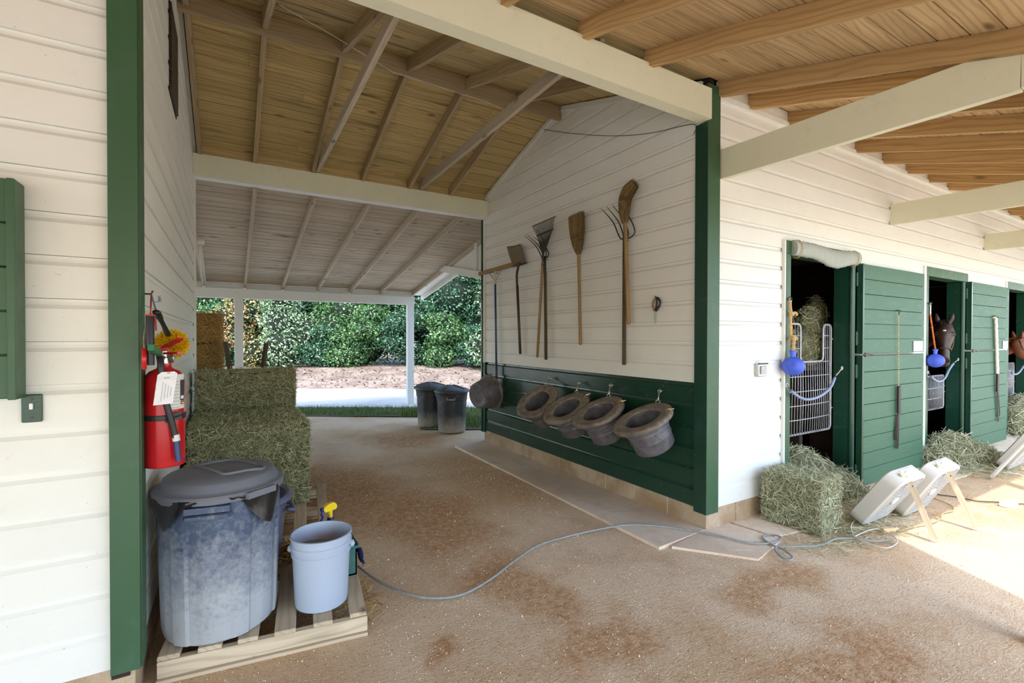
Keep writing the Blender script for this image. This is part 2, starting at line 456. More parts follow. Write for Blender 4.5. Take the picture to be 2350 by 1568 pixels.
DAMP = [(.95, 5.0, .75, 1.5), (1.45, 3.9, .62, 1.1), (1.55, 2.55, .35, .62), (2.6, 1.2, .5, .30), (1.6, 1.85, .5, .32), (2.9, 1.7, .6, .2), (.95, 2.25, .12, .12), (2.2, 7.0, .6, .8)]
def m_dirt():
    n = NT('tan_dirt', .95, .15)
    v = n.coord()
    big = n.noise(v, .55, 4, .55, .3); mid = n.noise(v, 2.2, 5, .6, .5); sm = n.noise(v, 22, 5, .65); fine = n.noise(v, 85, 4, .75)
    c = n.mix(n.ramp(big, [(.44, 0.0), (.58, 1.0)]), srgb(232, 206, 174), srgb(212, 178, 138))
    c = n.mix(n.math('MULTIPLY', n.ramp(mid, [(.5, 0.0), (.66, 1.0)]), .4), c, srgb(192, 150, 108))
    # damp, darker patches of the raked dirt
    wx = n.new('ShaderNodeVectorMath', operation='SCALE'); nz_ = n.new('ShaderNodeTexNoise'); nz_.inputs['Scale'].default_value = 1.7; nz_.inputs['Detail'].default_value = 5
    n.link(v, nz_.inputs['Vector']); n.link(nz_.outputs['Color'], wx.inputs[0]); wx.inputs['Scale'].default_value = .8
    wv = n.new('ShaderNodeVectorMath', operation='ADD'); n.link(v, wv.inputs[0]); n.link(wx.outputs[0], wv.inputs[1])
    tot = None
    for cx, cy, rx, ry in DAMP:
        sb = n.new('ShaderNodeVectorMath', operation='SUBTRACT'); n.link(wv.outputs[0], sb.inputs[0]); sb.inputs[1].default_value = (cx + .4, cy + .4, .4)
        mu = n.new('ShaderNodeVectorMath', operation='MULTIPLY'); n.link(sb.outputs[0], mu.inputs[0]); mu.inputs[1].default_value = (1 / rx, 1 / ry, 0)
        ln = n.new('ShaderNodeVectorMath', operation='LENGTH'); n.link(mu.outputs[0], ln.inputs[0])
        k = n.ramp(ln.outputs['Value'], [(.5, 1.0), (1.08, 0.0)])
        tot = k if tot is None else n.math('MAXIMUM', tot, k)
    c = n.mix(n.math('MULTIPLY', tot, .72), c, n.mix(n.ramp(sm, [(.35, 0.0), (.65, 1.0)]), srgb(172, 120, 70), srgb(198, 150, 98)))
    c = n.mix(n.math('MULTIPLY', n.ramp(sm, [(.42, 0.0), (.7, 1.0)]), .45), c, srgb(232, 212, 182))
    c = n.mix(n.math('MULTIPLY', n.ramp(fine, [(.58, 0.0), (.66, 1.0)]), .7), c, srgb(240, 222, 196))
    c = n.mix(n.math('MULTIPLY', n.ramp(fine, [(.34, 1.0), (.43, 0.0)]), .7), c, srgb(122, 84, 52))
    n.color(c)
    w = n.new('ShaderNodeTexWave', wave_type='BANDS', bands_direction='Y')
    w.inputs['Scale'].default_value = 9.0; w.inputs['Distortion'].default_value = 22.0; w.inputs['Detail'].default_value = 4; w.inputs['Detail Scale'].default_value = 1.6
    n.link(n.coord((.35, 1, 1)), w.inputs['Vector'])
    h = n.math('ADD', n.math('MULTIPLY', n.noise(v, 40, 3, .6), .45), n.math('MULTIPLY', fine, .75))
    h = n.math('ADD', h, n.math('MULTIPLY', w.outputs['Fac'], .10))
    n.bump(h, .75, .02)
    return n.mat
M['dirt'] = m_dirt()
def m_ground(name, a, b, c3, s1=.8, s2=14, bump=.5):
    n = NT(name, .95, .15); v = n.coord()
    f = n.noise(v, s1, 4); g = n.noise(v, s2, 5, .7); h = n.noise(v, 90, 3, .7)
    c = n.mix(n.ramp(f, [(.4, 0.0), (.62, 1.0)]), a, b)
    c = n.mix(n.math('MULTIPLY', n.ramp(g, [(.5, 0.0), (.7, 1.0)]), .6), c, c3)
    c = n.mix(n.math('MULTIPLY', n.ramp(h, [(.3, 1.0), (.45, 0.0)]), .4), c, tuple(x * .5 for x in a[:3]) + (1,))
    n.color(c); n.bump(n.math('ADD', g, h), bump, .03)
    return n.mat
M['gravel'] = m_ground('pale_gravel', srgb(214, 210, 204), srgb(196, 190, 182), srgb(228, 224, 216))
M['mulch'] = m_ground('leaf_mulch', srgb(128, 112, 100), srgb(158, 142, 128), srgb(92, 80, 70), 1.2, 9)
M['turf'] = m_ground('worn_turf', srgb(96, 108, 68), srgb(128, 120, 92), srgb(74, 94, 48), 1.5, 8)
M['concrete'] = m_ground('dusty_concrete', srgb(230, 214, 194), srgb(216, 196, 172), srgb(202, 178, 150), 1.1, 5, .15)
M['block'] = m_ground('dusty_block', srgb(186, 164, 136), srgb(160, 134, 102), srgb(202, 186, 164), 2.2, 6, .3)
def m_dusty(name, col, dust, z0, z1, rough=.5):
    """plastic with dust that lies thickest low down"""
    n = NT(name, rough); tc = n.new('ShaderNodeTexCoord'); sp = n.new('ShaderNodeSeparateXYZ'); n.link(tc.outputs['Object'], sp.inputs[0])
    mr = n.new('ShaderNodeMapRange'); mr.inputs['From Min'].default_value = z0; mr.inputs['From Max'].default_value = z1
    mr.inputs['To Min'].default_value = 1.0; mr.inputs['To Max'].default_value = 0.0; n.link(sp.outputs['Z'], mr.inputs['Value'])
    v = n.coord(); f = n.noise(v, 7, 6, .7); g = n.noise(v, 45, 4, .7)
    k = n.math('ADD', n.math('MULTIPLY', mr.outputs[0], .75), n.math('MULTIPLY', n.math('SUBTRACT', n.math('ADD', n.math('MULTIPLY', f, .6), n.math('MULTIPLY', g, .5)), .5), 1.5))
    n.color(n.mix(n.ramp(k, [(.1, 0.0), (.75, .92)]), col, dust))
    return n.mat
M['can'] = m_dusty('dusty_blue_bin', (.060, .088, .155, 1), srgb(176, 182, 188), .05, .62)
M['lid'] = m_dusty('dusty_grey_lid', (.15, .165, .20, 1), (.21, .205, .20, 1), -.5, .02, .55)
M['can2'] = m_dusty('dusty_violet_bin', (.10, .11, .22, 1), srgb(130, 130, 150), 0, .6)
M['farcan'] = m_dusty('dusty_black_bin', (.022, .026, .034, 1), srgb(150, 144, 132), .02, .30)
M['farlid'] = m_dusty('dark_bin_lid', (.05, .055, .062, 1), (.13, .13, .13, 1), -.4, .1)
M['fan'] = m_paint('dusty_white_fan', (.55, .53, .48, 1), .5, .3, (.48, .40, .28, 1), speck=.5)

# ------------------------------------------------------------------ strands and leaves (numpy)
def np_mesh(name, quads, mat):
    """quads: (n, k, 3) polygons of k corners, each an island"""
    n, k = quads.shape[:2]
    me = bpy.data.meshes.new(name)
    me.vertices.add(n * k); me.loops.add(n * k); me.polygons.add(n)
    me.vertices.foreach_set('co', quads.reshape(-1).astype(np.float32))
    me.loops.foreach_set('vertex_index', np.arange(n * k, dtype=np.int32))
    me.polygons.foreach_set('loop_start', np.arange(0, n * k, k, dtype=np.int32))
    me.polygons.foreach_set('loop_total', np.full(n, k, dtype=np.int32))
    me.materials.append(mat); me.update(calc_edges=True)
    return me
def unit(a): return a / np.maximum(np.linalg.norm(a, axis=-1, keepdims=True), 1e-9)
def strand_quads(c, d, L, w, rng=RNG):
    d = unit(d); s = unit(np.cross(d, unit(rng.normal(size=d.shape))))
    a = d * (L / 2)[:, None]; b = s * (w / 2)[:, None]
    return np.stack([c - a - b, c + a - b, c + a + b, c - a + b], 1)
def add_np(name, me, parent, off=True):
    o = bpy.data.objects.new(name, me); COL.objects.link(o); o.parent = parent
    return stuff(o)

# ------------------------------------------------------------------ building shell
YF, YR = 2.462, 6.31          # faces of the stall front and of the rear wall
XR, XL = 3.26, -0.335         # faces of the two breezeway walls
YRIDGE, ZRIDGE, MROOF = 4.42, 4.19, 0.30
def deck_z(y): return ZRIDGE - MROOF * abs(y - YRIDGE)     # underside of the roof boards
X0, X1 = -6.2, 16.6

# --- ground
def grid(x0, x1, y0, y1, nx, ny, zf):
    xs = np.linspace(x0, x1, nx); ys = np.linspace(y0, y1, ny)
    mb = MB()
    vs = [(x, y, zf(x, y)) for y in ys for x in xs]
    fs = [(j * nx + i, j * nx + i + 1, (j + 1) * nx + i + 1, (j + 1) * nx + i) for j in range(ny - 1) for i in range(nx - 1)]
    return mb.add(vs, fs)
_wav = [(random.uniform(.6, 4.5), random.uniform(0, 6.28), random.uniform(0, 6.28)) for _ in range(9)]
def zdirt(x, y):
    h = sum(math.sin(k * (x * math.cos(a) + y * math.sin(a)) + p) / k for k, a, p in _wav) * .0042
    return min(h, .012) - .006
floor = smesh('floor', grid(-1.2, 9.5, -.6, 11.2, 200, 210, zdirt), M['dirt'], 'tan dirt floor raked and scuffed, running through the breezeway', True)
def grains(n):
    x, y = RNG.uniform(-.3, 6.5, n), RNG.uniform(.3, 7.5, n)
    keep = (x < 2.68) | (y < 1.9); x, y = x[keep], y[keep]; n = len(x)
    z = np.array([zdirt(a, b) for a, b in zip(x, y)])
    r = RNG.uniform(.0018, .0045, n) * np.where(RNG.random(n) < .06, 1.8, 1); c = np.column_stack([x, y, z + r * .3])
    a = RNG.uniform(0, 6.28, n); P = [c + r[:, None] * np.column_stack([np.cos(a + k), np.sin(a + k), np.full(n, -.4)]) for k in (0, 2.09, 4.19)] + [c + r[:, None] * np.array([0, 0, .9])]
    return np.concatenate([np.stack([P[0], P[1], P[3]], 1), np.stack([P[1], P[2], P[3]], 1), np.stack([P[2], P[0], P[3]], 1)])
add_np('gravel_grains', np_mesh('gravel_grains', grains(26000), m_island('pale_grit', [(0, srgb(160, 120, 82)), (.4, srgb(214, 184, 148)), (1, srgb(246, 230, 206))])), floor)
smesh('ground_yard', MB().add([(-40, -40, -.03), (50, -40, -.03), (50, 9.5, -.03), (-40, 9.5, -.03)], [(0, 1, 2, 3)]), m_ground('pale_yard_dirt', srgb(228, 214, 192), srgb(216, 200, 174), srgb(204, 184, 156)), 'open dirt yard around the barn')
# beyond the barn the track runs square to the view: u along _rt, d along the view direction on the ground
RT2 = V((math.cos(YAW), -math.sin(YAW), 0)); FW2 = V((math.sin(YAW), math.cos(YAW), 0))
def ud(u, d, z=0.0): return RT2 * u + FW2 * d + V((0, 0, z))
def strip(d0, d1, z0, z1, nd=10, nu=40, u0=-24, u1=16, amp=.0):
    mb = MB(); vs = []
    for j in range(nd + 1):
        for i in range(nu + 1):
            t = j / nd
            vs.append(ud(u0 + (u1 - u0) * i / nu, d0 + (d1 - d0) * t, z0 + (z1 - z0) * t + random.uniform(-amp, amp)))
    return mb.add(vs, [(j * (nu + 1) + i, j * (nu + 1) + i + 1, (j + 1) * (nu + 1) + i + 1, (j + 1) * (nu + 1) + i) for j in range(nd) for i in range(nu)])
smesh('ground_verge', strip(9.25, 10.4, .004, .004), M['turf'], 'worn grass verge behind the barn')
smesh('ground_verge_side', strip(7.95, 9.3, .002, .004, u0=-1.55, u1=14), M['turf'], 'worn grass beside the barn wall end')
smesh('ground_track', strip(10.35, 14.2, .002, 0), M['gravel'], 'pale gravel track in sunlight behind the barn')
smesh('ground_bank', strip(14.1, 18.5, 0, .45, 14, 60, amp=.02), M['mulch'], 'mulched leafy bank rising to the hedge', True)
smesh('ground_behind', strip(18.4, 40, .45, .6), M['mulch'])
# --- siding
_sc = {}
def sboard(la, lb, ra, rb, p, mat):
    """one board of drop siding, x from (bottom la / top lb) to (bottom ra / top rb); face at y = 0, outward +y"""
    key = tuple(round(q, 3) for q in (la, lb, ra, rb, p)) + (mat.name,)
    if key in _sc: return _sc[key]
    prof = [(-.022, 0), (0, 0), (0, .765 * p), (-.004, .80 * p), (-.0105, .86 * p), (-.0125, .93 * p), (-.0125, p), (-.022, p)]
    vs = []
    for side in (0, 1):
        for y, z in prof:
            t = z / p
            vs.append(((la + (lb - la) * t) if side == 0 else (ra + (rb - ra) * t), y, z))
    k = len(prof); fs = [tuple(range(k)), tuple(range(2 * k - 1, k - 1, -1))]
    for i in range(k):
        j = (i + 1) % k
        fs.append((j, i, k + i, k + j))
    _sc[key] = MB().add(vs, fs).mesh('siding_board', mat)
    return _sc[key]
def siding(parent, org, xd, nrm, z0, n, p, ivals, matf):
    """rows of siding; ivals(zb, zt) -> [(la, lb, ra, rb)] along xd"""
    for r in range(n):
        zb = z0 + r * p
        for la, lb, ra, rb in ivals(zb, zb + p):
            if max(ra, rb) - min(la, lb) < .02: continue
            L = la; me = sboard(0, lb - la, ra - la, rb - la, p - .0015, matf(r))
            frame_obj('siding_board', me, (org[0] + xd[0] * L, org[1] + xd[1] * L, zb), xd, nrm, (0, 0, 1), parent)
def cut(a, b, holes):
    out = []
    for h0, h1 in sorted(holes):
        if h0 > a: out.append((a, min(h0, b)))
        a = max(a, h1)
    if a < b: out.append((a, b))
    return [(p, p, q, q) for p, q in out if q - p > .01]
PITCH = .169
DOORS = [4.33, 7.38, 10.43, 13.48]                       # left edge of each stall door frame; 3.05 m apart
OPEN_W = 1.38
# right stall front: xd = -X, origin at the far end
wr = struct('wall_right', 'white drop siding stall front with green framed stall doors')
def iv_r(zb, zt):
    holes = []
    for x in DOORS:
        if zt < 2.45: holes.append((X1 - (x + OPEN_W), X1 - x))
    return cut(0, X1 - (XR + .02), holes)
siding(wr, (X1, YF, 0), (-1, 0, 0), (0, -1, 0), .165, 20, PITCH, iv_r, lambda r: M['white'])
# backing of the front wall (studs and lining) around the openings
bk = MB()
for a, b in ((XR + .02, 4.33), (5.71, 7.38), (8.76, 10.43), (11.81, 13.48), (14.86, X1)): bk.box(a, b, YF + .02, YF + .13, .165, 2.43)
bk.box(XR + .02, X1, YF + .02, YF + .13, 2.43, 3.55)
bk.build('wall_lining', M['stall'], wr)
MB().box(XR + .11, X1, YF - .028, YF + .004, 3.455, 3.50).build('frieze_board', M['trimwhite'], wr)
MB().box(XR + .11, X1, YF - .012, YF + .004, 3.50, 3.60).build('frieze_panel', M['trimwhite'], wr)
MB().box(DOORS[0] + OPEN_W, X1, YF - .012, YF, 2.318, 2.432).build('door_head_board', M['white'], wr)  # dark blobs added so that no light leaks through the foliage
for x, nx in ((5.71, 7.38), (8.76, 10.43), (11.81, 13.48)):
    MB().box(nx - .055, nx, YF - .03, YF, .10, 2.43).build('casing', M['trimwhite'], wr)
# left stall front
wl = struct('wall_left', 'white drop siding stall front left of the breezeway')
siding(wl, (-.36, YF, 0), (-1, 0, 0), (0, -1, 0), .2055, 21, .1655, lambda a, b: [(0, 0, 5.9, 5.9)], lambda r: M['white'])
MB().box(-6.2, -.36, YF + .02, YF + .12, 0.2, 3.56).build('wall_lining', M['stall'], wl)
MB().box(-6.2, XL - .004, YF + .006, YF + .2, -.05, .2055).build('foundation', M['block'], wl)
# breezeway right wall: gable end, xd = +Y
wp = struct('wall_breezeway_right', 'breezeway gable wall, white siding above dark green wainscot')
def iv_g(y0, y1, sgn):
    def f(zb, zt):
        def lo(z): return max(y0, YRIDGE - (ZRIDGE - z) / MROOF)
        def hi(z): return min(y1, YRIDGE + (ZRIDGE - z) / MROOF)
        if zb >= ZRIDGE: return []
        zt2 = min(zt, ZRIDGE - .001)
        return [(lo(zb) - y0, lo(zt2) - y0, hi(zb) - y0, hi(zt2) - y0)]
    return f
siding(wp, (XR, YF + .02, 0), (0, 1, 0), (-1, 0, 0), .165, 24, PITCH, iv_g(YF + .02, YR - .02, 1), lambda r: M['dkgreen'] if r < 6 else M['white'])
lin = MB()
lin.prism([(XR + .02, YF, .16), (XR + .02, YR, .16), (XR + .02, YR, deck_z(YR)), (XR + .02, YRIDGE, ZRIDGE), (XR + .02, YF, deck_z(YF))], (.06, 0, 0))
lin.build('wall_lining', M['stall'], wp)
rk0, rk1 = V((XR - .012, YR - .05, deck_z(YR) - .035)), V((XR - .012, YRIDGE + .05, ZRIDGE - .05))
beam('rake_trim', rk0, rk1, .03, .05, M['trimwhite'], wp)
beam('rake_trim', V((XR - .012, YF + .05, deck_z(YF) - .035)), V((XR - .012, YRIDGE - .05, ZRIDGE - .05)), .03, .05, M['trimwhite'], wp)
beam('corner_trim', (XR - .008, YR - .03, 1.17), (XR - .008, YR - .03, deck_z(YR)), .05, .022, M['trimwhite'], wp, up=(1, 0, 0))
# foundation blocks under that wall and along the right front
for i in range(10):
    y0 = YF + .0 + i * .397; y1 = min(y0 + .389, YR)
    if y1 - y0 < .05: break
    MB().cbox(XR + .006 + random.uniform(0, .006), XR + .2, y0, y1, -.05, .168, .006).build('block', M['block'], wp)
MB().box(XR + .016, XR + .19, YF + .02, YR - .01, -.05, .165).build('mortar', M['concrete'], wp)
for i in range(34):
    x0 = XR + .01 + i * .397
    if x0 > X1: break
    for q in DOORS:
        if q - .1 < x0 + .2 < q + OPEN_W: break
    else:
        MB().cbox(x0, x0 + .39, YF + .006, YF + .2, -.05, .166, .006).build('block', M['block'], wr)
# breezeway left wall, xd = -Y
wq = struct('wall_breezeway_left', 'white siding breezeway wall behind the hay bales and fire extinguisher')
def iv_l(zb, zt):
    f = iv_g(YF + .02, YR - .02, 1)(zb, zt)
    if not f: return []
    la, lb, ra, rb = f[0]; T = YR - .02 - (YF + .02)
    return [(T - ra, T - rb, T - la, T - lb)]
siding(wq, (XL, YR - .02, 0), (0, -1, 0), (1, 0, 0), .2055, 24, .1655, iv_l, lambda r: M['white'])
lin = MB()
lin.prism([(XL - .02, YF, .16), (XL - .02, YR, .16), (XL - .02, YR, deck_z(YR)), (XL - .02, YRIDGE, ZRIDGE), (XL - .02, YF, deck_z(YF))], (-.06, 0, 0))
lin.build('wall_lining', M['stall'], wq)
beam('rake_trim', V((XL + .012, YR - .05, deck_z(YR) - .035)), V((XL + .012, YRIDGE + .05, ZRIDGE - .05)), .03, .05, M['trimwhite'], wq)
beam('rake_trim', V((XL + .012, YF + .05, deck_z(YF) - .035)), V((XL + .012, YRIDGE - .05, ZRIDGE - .05)), .03, .05, M['trimwhite'], wq)
beam('corner_trim', (XL + .008, YR - .02, .2), (XL + .008, YR - .02, deck_z(YR)), .05, .022, M['trimwhite'], wq, up=(1, 0, 0))
MB().box(XL - .2, XL - .004, YF + .21, YR, -.05, .2055).build('foundation', M['block'], wq)
# rear walls of both blocks
MB()
smesh('wall_rear_left', MB().box(-6.2, XL - .05, YR - .12, YR, .1, deck_z(YR)), M['white'], 'rear wall of the left stall block')
smesh('wall_rear_right', MB().box(XR + .05, X1, YR - .12, YR, .1, deck_z(YR)), M['white'], 'rear wall of the right stall block')
# corner boards
tp = struct('trim_1', 'dark green corner boards at the right breezeway corner')
beam('corner_board', (XR - .012, YF + .035, .14), (XR - .012, YF + .035, 3.25), .03, .115, M['dkgreen'], tp, up=(0, 1, 0))
beam('corner_board', (XR + .048, YF - .014, .14), (XR + .048, YF - .014, 3.545), .028, .148, M['green'], tp, up=(1, 0, 0))
tp = struct('trim_2', 'green corner boards at the left breezeway corner')
beam('corner_board', (-.3655, YF - .014, .192), (-.3655, YF - .014, 3.55), .028, .095, M['green'], tp, up=(1, 0, 0))
beam('corner_board', (-.325, YF + .04, .192), (-.325, YF + .04, 3.55), .026, .11, M['green'], tp, up=(0, 1, 0))
tp = struct('trim_3', 'dark green corner boards at the rear right breezeway corner')
beam('corner_board', (XR + .02, YR + .012, .14), (XR + .02, YR + .012, 3.29), .028, .11, M['dkgreen'], tp, up=(1, 0, 0))
beam('corner_board', (XR - .01, YR - .03, .14), (XR - .01, YR - .03, 1.17), .022, .07, M['dkgreen'], tp, up=(0, 1, 0))

# --- main roof: boards, rafters, ridge
rm = struct('ceiling', 'open brown timber roof over the breezeway')
BW = .142
def deck_slope(parent, x0, x1, ya, yb, zfun, mat, skip=None, joint=True, sgn=1):
    """boards along X lying on the slope between y=ya (high) and yb (low)"""
    pa, pb = V((0, ya, zfun(ya))), V((0, yb, zfun(yb))); L = (pb - pa).length; d = (pb - pa) / L
    n = int(L / BW); bw = L / n
    nrm = V((1, 0, 0)).cross(d)
    if nrm.z < 0: nrm = -nrm
    for i in range(n):
        c = pa + d * (bw * (i + .5)) + nrm * .011
        cuts = [x0, x1]
        if joint: cuts = sorted([x0, x1] + [x0 + (x1 - x0) * random.uniform(.12, .88)])
        for a, b in zip(cuts[:-1], cuts[1:]):
            if b - a < .1: continue
            e = nrm * random.uniform(-.0015, .0015)
            beam('deck_board', V((a + .001, c.y, c.z)) + e, V((b - .001, c.y, c.z)) + e, round(bw - .0105, 4), .02, mat, parent, up=nrm)
deck_slope(rm, XL, XR, YRIDGE, YR - .06, deck_z, M['deck_main'])
deck_slope(rm, XL, XR, YRIDGE, YF - .02, deck_z, M['deck_main'])
MB().box(XL, XR, YRIDGE - .022, YRIDGE + .022, 4.03, 4.18).build('ridge_board', M['rafter_main'], rm)
RD = .118
cs = 1 / math.hypot(1, MROOF)
for x in (-.37 + .075, .237, .858, 1.45, 2.057, 2.661):
    for yb in (YR - .05, YF + .02):
        y1 = YRIDGE + (.022 if yb > YRIDGE else -.022)
        beam('rafter', V((x + .02, y1, deck_z(y1) - RD / 2 / cs)), V((x + .02, yb, deck_z(yb) - RD / 2 / cs)), .042, RD, M['rafter_main'], rm)
for x, zf_ in ((.93, 3.66), (2.24, 3.66)):
    beam('ceiling_joist', (x, YR - .10, 3.60), (x, YF + .08, zf_), .042, .10, M['rafter_lean'], rm)
# --- front porch roof
rp = struct('ceiling_porch', 'golden pine porch roof over the stall fronts')
EAVE = .25
deck_slope(rp, X0, X1, YF - .02, EAVE, deck_z, M['deck_porch'], joint=True)
PR = [.15 - .6 * i for i in range(11)][::-1] + [.75, 1.35, 1.95, 2.55, 3.36, 3.77, 4.36, 4.98] + [5.60 + .61 * i for i in range(15)]
for x in PR:
    beam('rafter', V((x + .022, YF - .005, deck_z(YF) - RD / 2 / cs)), V((x + .022, EAVE + .01, deck_z(EAVE) - RD / 2 / cs)), .044, RD, M['rafter_porch'], rp)
# unseen deck added to shade the foreground; its skewed end sets the shadow edge
EX = lambda y: 3.6 + (y - EAVE) * .477
ext = MB(); YE = -2.6
ext.prism([(X0, EAVE, deck_z(EAVE)), (EX(EAVE), EAVE, deck_z(EAVE)), (EX(YE), YE, deck_z(YE)), (X0, YE, deck_z(YE))], (0, 0, .04))
ext.build('added_shade_deck', M['deck_porch'], rp)
for x in PR:
    if x < 3.0: beam('rafter', V((x + .022, EAVE + .01, deck_z(EAVE) - RD / 2 / cs)), V((x + .022, YE, deck_z(YE) - RD / 2 / cs)), .044, RD, M['rafter_porch'], rp)  # rafters under the added shade deck, also out of view
# roofing above everything
rf = MB()
def slab_q(a, b, c, d, t=.03): rf.prism([a, b, c, d], (0, 0, t))
zt = .034
slab_q((X0, EAVE - .05, deck_z(EAVE - .05) + zt), (X1, EAVE - .05, deck_z(EAVE - .05) + zt), (X1, YRIDGE, ZRIDGE + zt), (X0, YRIDGE, ZRIDGE + zt))
slab_q((X0, YRIDGE, ZRIDGE + zt), (X1, YRIDGE, ZRIDGE + zt), (X1, YR + .05, deck_z(YR + .05) + zt), (X0, YR + .05, deck_z(YR + .05) + zt))
smesh('roof', rf, M['roofing'], 'grey roofing of the stable block')
# header beams, tie beams, outer plate and posts
hb = struct('trim_4', 'cream header beam across the front of the breezeway')
MB().box(-.41, XR - .022, YF - .055, YF + .05, 3.255, 3.49).build('beam', M['cream'], hb)
hb = struct('trim_5', 'cream header beam across the rear of the breezeway')
MB().box(XL, XR + .01, YR - .11, YR + .01, 3.305, 3.54).build('beam', M['cream'], hb)
MB().box(XL, XR + .01, YR - .06, YR + .03, 3.535, deck_z(YR) + .03).build('blocking', M['deck_main'], hb)
MB().box(XL, XR + .01, YR - .11, YR + .01, 3.288, 3.3045).build('soffit_strip', M['trimwhite'], hb)
po = struct('porch_frame', 'cream tie beams, outer plate and posts of the porch')
for x in (3.406, 6.456, 9.49, 12.54):
    beam('tie_beam', (x + .025, YF, 2.945), (x + .025, .757, 2.91), .05, .235, M['cream'], po)
for x in (3.47, 6.50, 9.53, 12.58):
    MB().box(x, x + .1, .62, .73, 0, 2.80).build('post', M['trimwhite'], po)
MB().box(3.405, X1, .64, .755, 2.80, 3.0).build('outer_plate', M['cream'], po)
for x in (3.52, 6.55):
    beam('knee_brace', (x, .70, 2.45), (x + .32, .70, 2.79), .06, .07, M['trimwhite'], po)

# --- rear lean-to
rl = struct('ceiling_rear', 'grey weathered lean-to roof behind the breezeway')
YP = 10.65
def lean_z(y): return 3.36 + (2.60 - 3.36) * (y - YR) / (YP - YR)
XLE = 3.70
deck_slope(rl, -6.2, XLE, YR + .01, 11.0, lean_z, M['deck_lean'])
LRX = [-.447 - .66 * i for i in range(8, 0, -1)] + [-.447, .244, .904, 1.572, 2.233, 2.882, 3.64]
for x in LRX:
    beam('rafter', V((x + .02, YR + .03, lean_z(YR) - .045)), V((x + .02, 10.98, lean_z(10.98) - .045)), .04, .088, M['rafter_lean'], rl)
bl = MB().box(-6.2, XLE - .03, YP - .07, YP + .07, 2.285, 2.47); bl.build('eave_beam', M['trimwhite'], rl)
for a, b in zip(LRX[:-1], LRX[1:]):
    MB().box(a + .042, b - .002, YP + .02, YP + .05, 2.47, lean_z(YP + .05) - .01).build('blocking', M['trimwhite'], rl)
rf2 = MB(); rf2.prism([(-6.2, YR, lean_z(YR) + .034), (XLE + .34, YR, lean_z(YR) + .034), (XLE + .34, 11.05, lean_z(11.05) + .034), (-6.2, 11.05, lean_z(11.05) + .034)], (0, 0, .03))
rf2.build('roofing', M['roofing'], rl)
for i in range(8):
    a, b = XLE + .02, XLE + .30
sof = MB(); sof.prism([(XLE + .002, YR + .02, lean_z(YR) + .004), (XLE + .30, YR + .02, lean_z(YR) + .004), (XLE + .30, 11.0, lean_z(11.0) + .004), (XLE + .002, 11.0, lean_z(11.0) + .004)], (0, 0, .02))
sof.build('rake_soffit', M['trimwhite'], rl)
beam('barge_board', V((XLE + .31, YR, lean_z(YR) - .03)), V((XLE + .31, 11.05, lean_z(11.05) - .03)), .03, .12, M['trimwhite'], rl)
for x in (.155, 3.585):
    MB().cbox(x - .075, x + .075, YP - .06, YP + .06, -.02, 2.29, .006).build('post', M['trimwhite'], rl)
# infill panel in the end of the lean-to, and its bottom chord
pnl = MB(); xpn = 3.665
pnl.prism([(xpn, YR + .02, lean_z(YR) - .01), (xpn, 8.9, lean_z(8.9) - .01), (xpn, YR + .02, 2.46)], (.02, 0, 0))
pnl.build('end_panel', M['white'], rl)
beam('end_chord', (xpn - .02, YR + .02, 2.43), (xpn - .02, 8.95, 2.93), .05, .13, M['trimwhite'], rl)
beam('end_stud', (xpn - .01, 7.35, 2.62), (xpn - .01, 7.35, lean_z(7.35) - .02), .045, .08, M['trimwhite'], rl, up=(0, 1, 0))

# --- stall interiors
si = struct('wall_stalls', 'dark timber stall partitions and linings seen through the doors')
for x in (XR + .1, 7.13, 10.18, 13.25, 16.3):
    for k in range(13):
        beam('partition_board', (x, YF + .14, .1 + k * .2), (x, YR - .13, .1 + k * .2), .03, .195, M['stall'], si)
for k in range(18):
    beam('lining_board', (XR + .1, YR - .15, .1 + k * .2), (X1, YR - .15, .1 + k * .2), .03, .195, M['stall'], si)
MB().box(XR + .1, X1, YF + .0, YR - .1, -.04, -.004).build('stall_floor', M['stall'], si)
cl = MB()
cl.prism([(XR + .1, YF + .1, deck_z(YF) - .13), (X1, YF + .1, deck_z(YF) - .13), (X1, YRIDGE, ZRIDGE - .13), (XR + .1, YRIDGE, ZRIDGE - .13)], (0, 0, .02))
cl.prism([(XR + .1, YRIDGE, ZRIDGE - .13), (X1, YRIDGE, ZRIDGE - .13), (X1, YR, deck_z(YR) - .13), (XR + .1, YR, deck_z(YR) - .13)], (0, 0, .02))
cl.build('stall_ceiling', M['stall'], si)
for i in range(14):
    x = XR + .5 + i * .61
    beam('stall_rafter', (x, YF + .13, deck_z(YF) - .19), (x, YRIDGE, ZRIDGE - .19), .04, .1, M['rafter_main'], si)
smesh('wall_end_right', MB().box(X1, X1 + .1, YF, YR, 0, 4.2), M['white'])
smesh('wall_end_left', MB().box(X0 - .1, X0, YF, YR, 0, 4.2), M['white'])

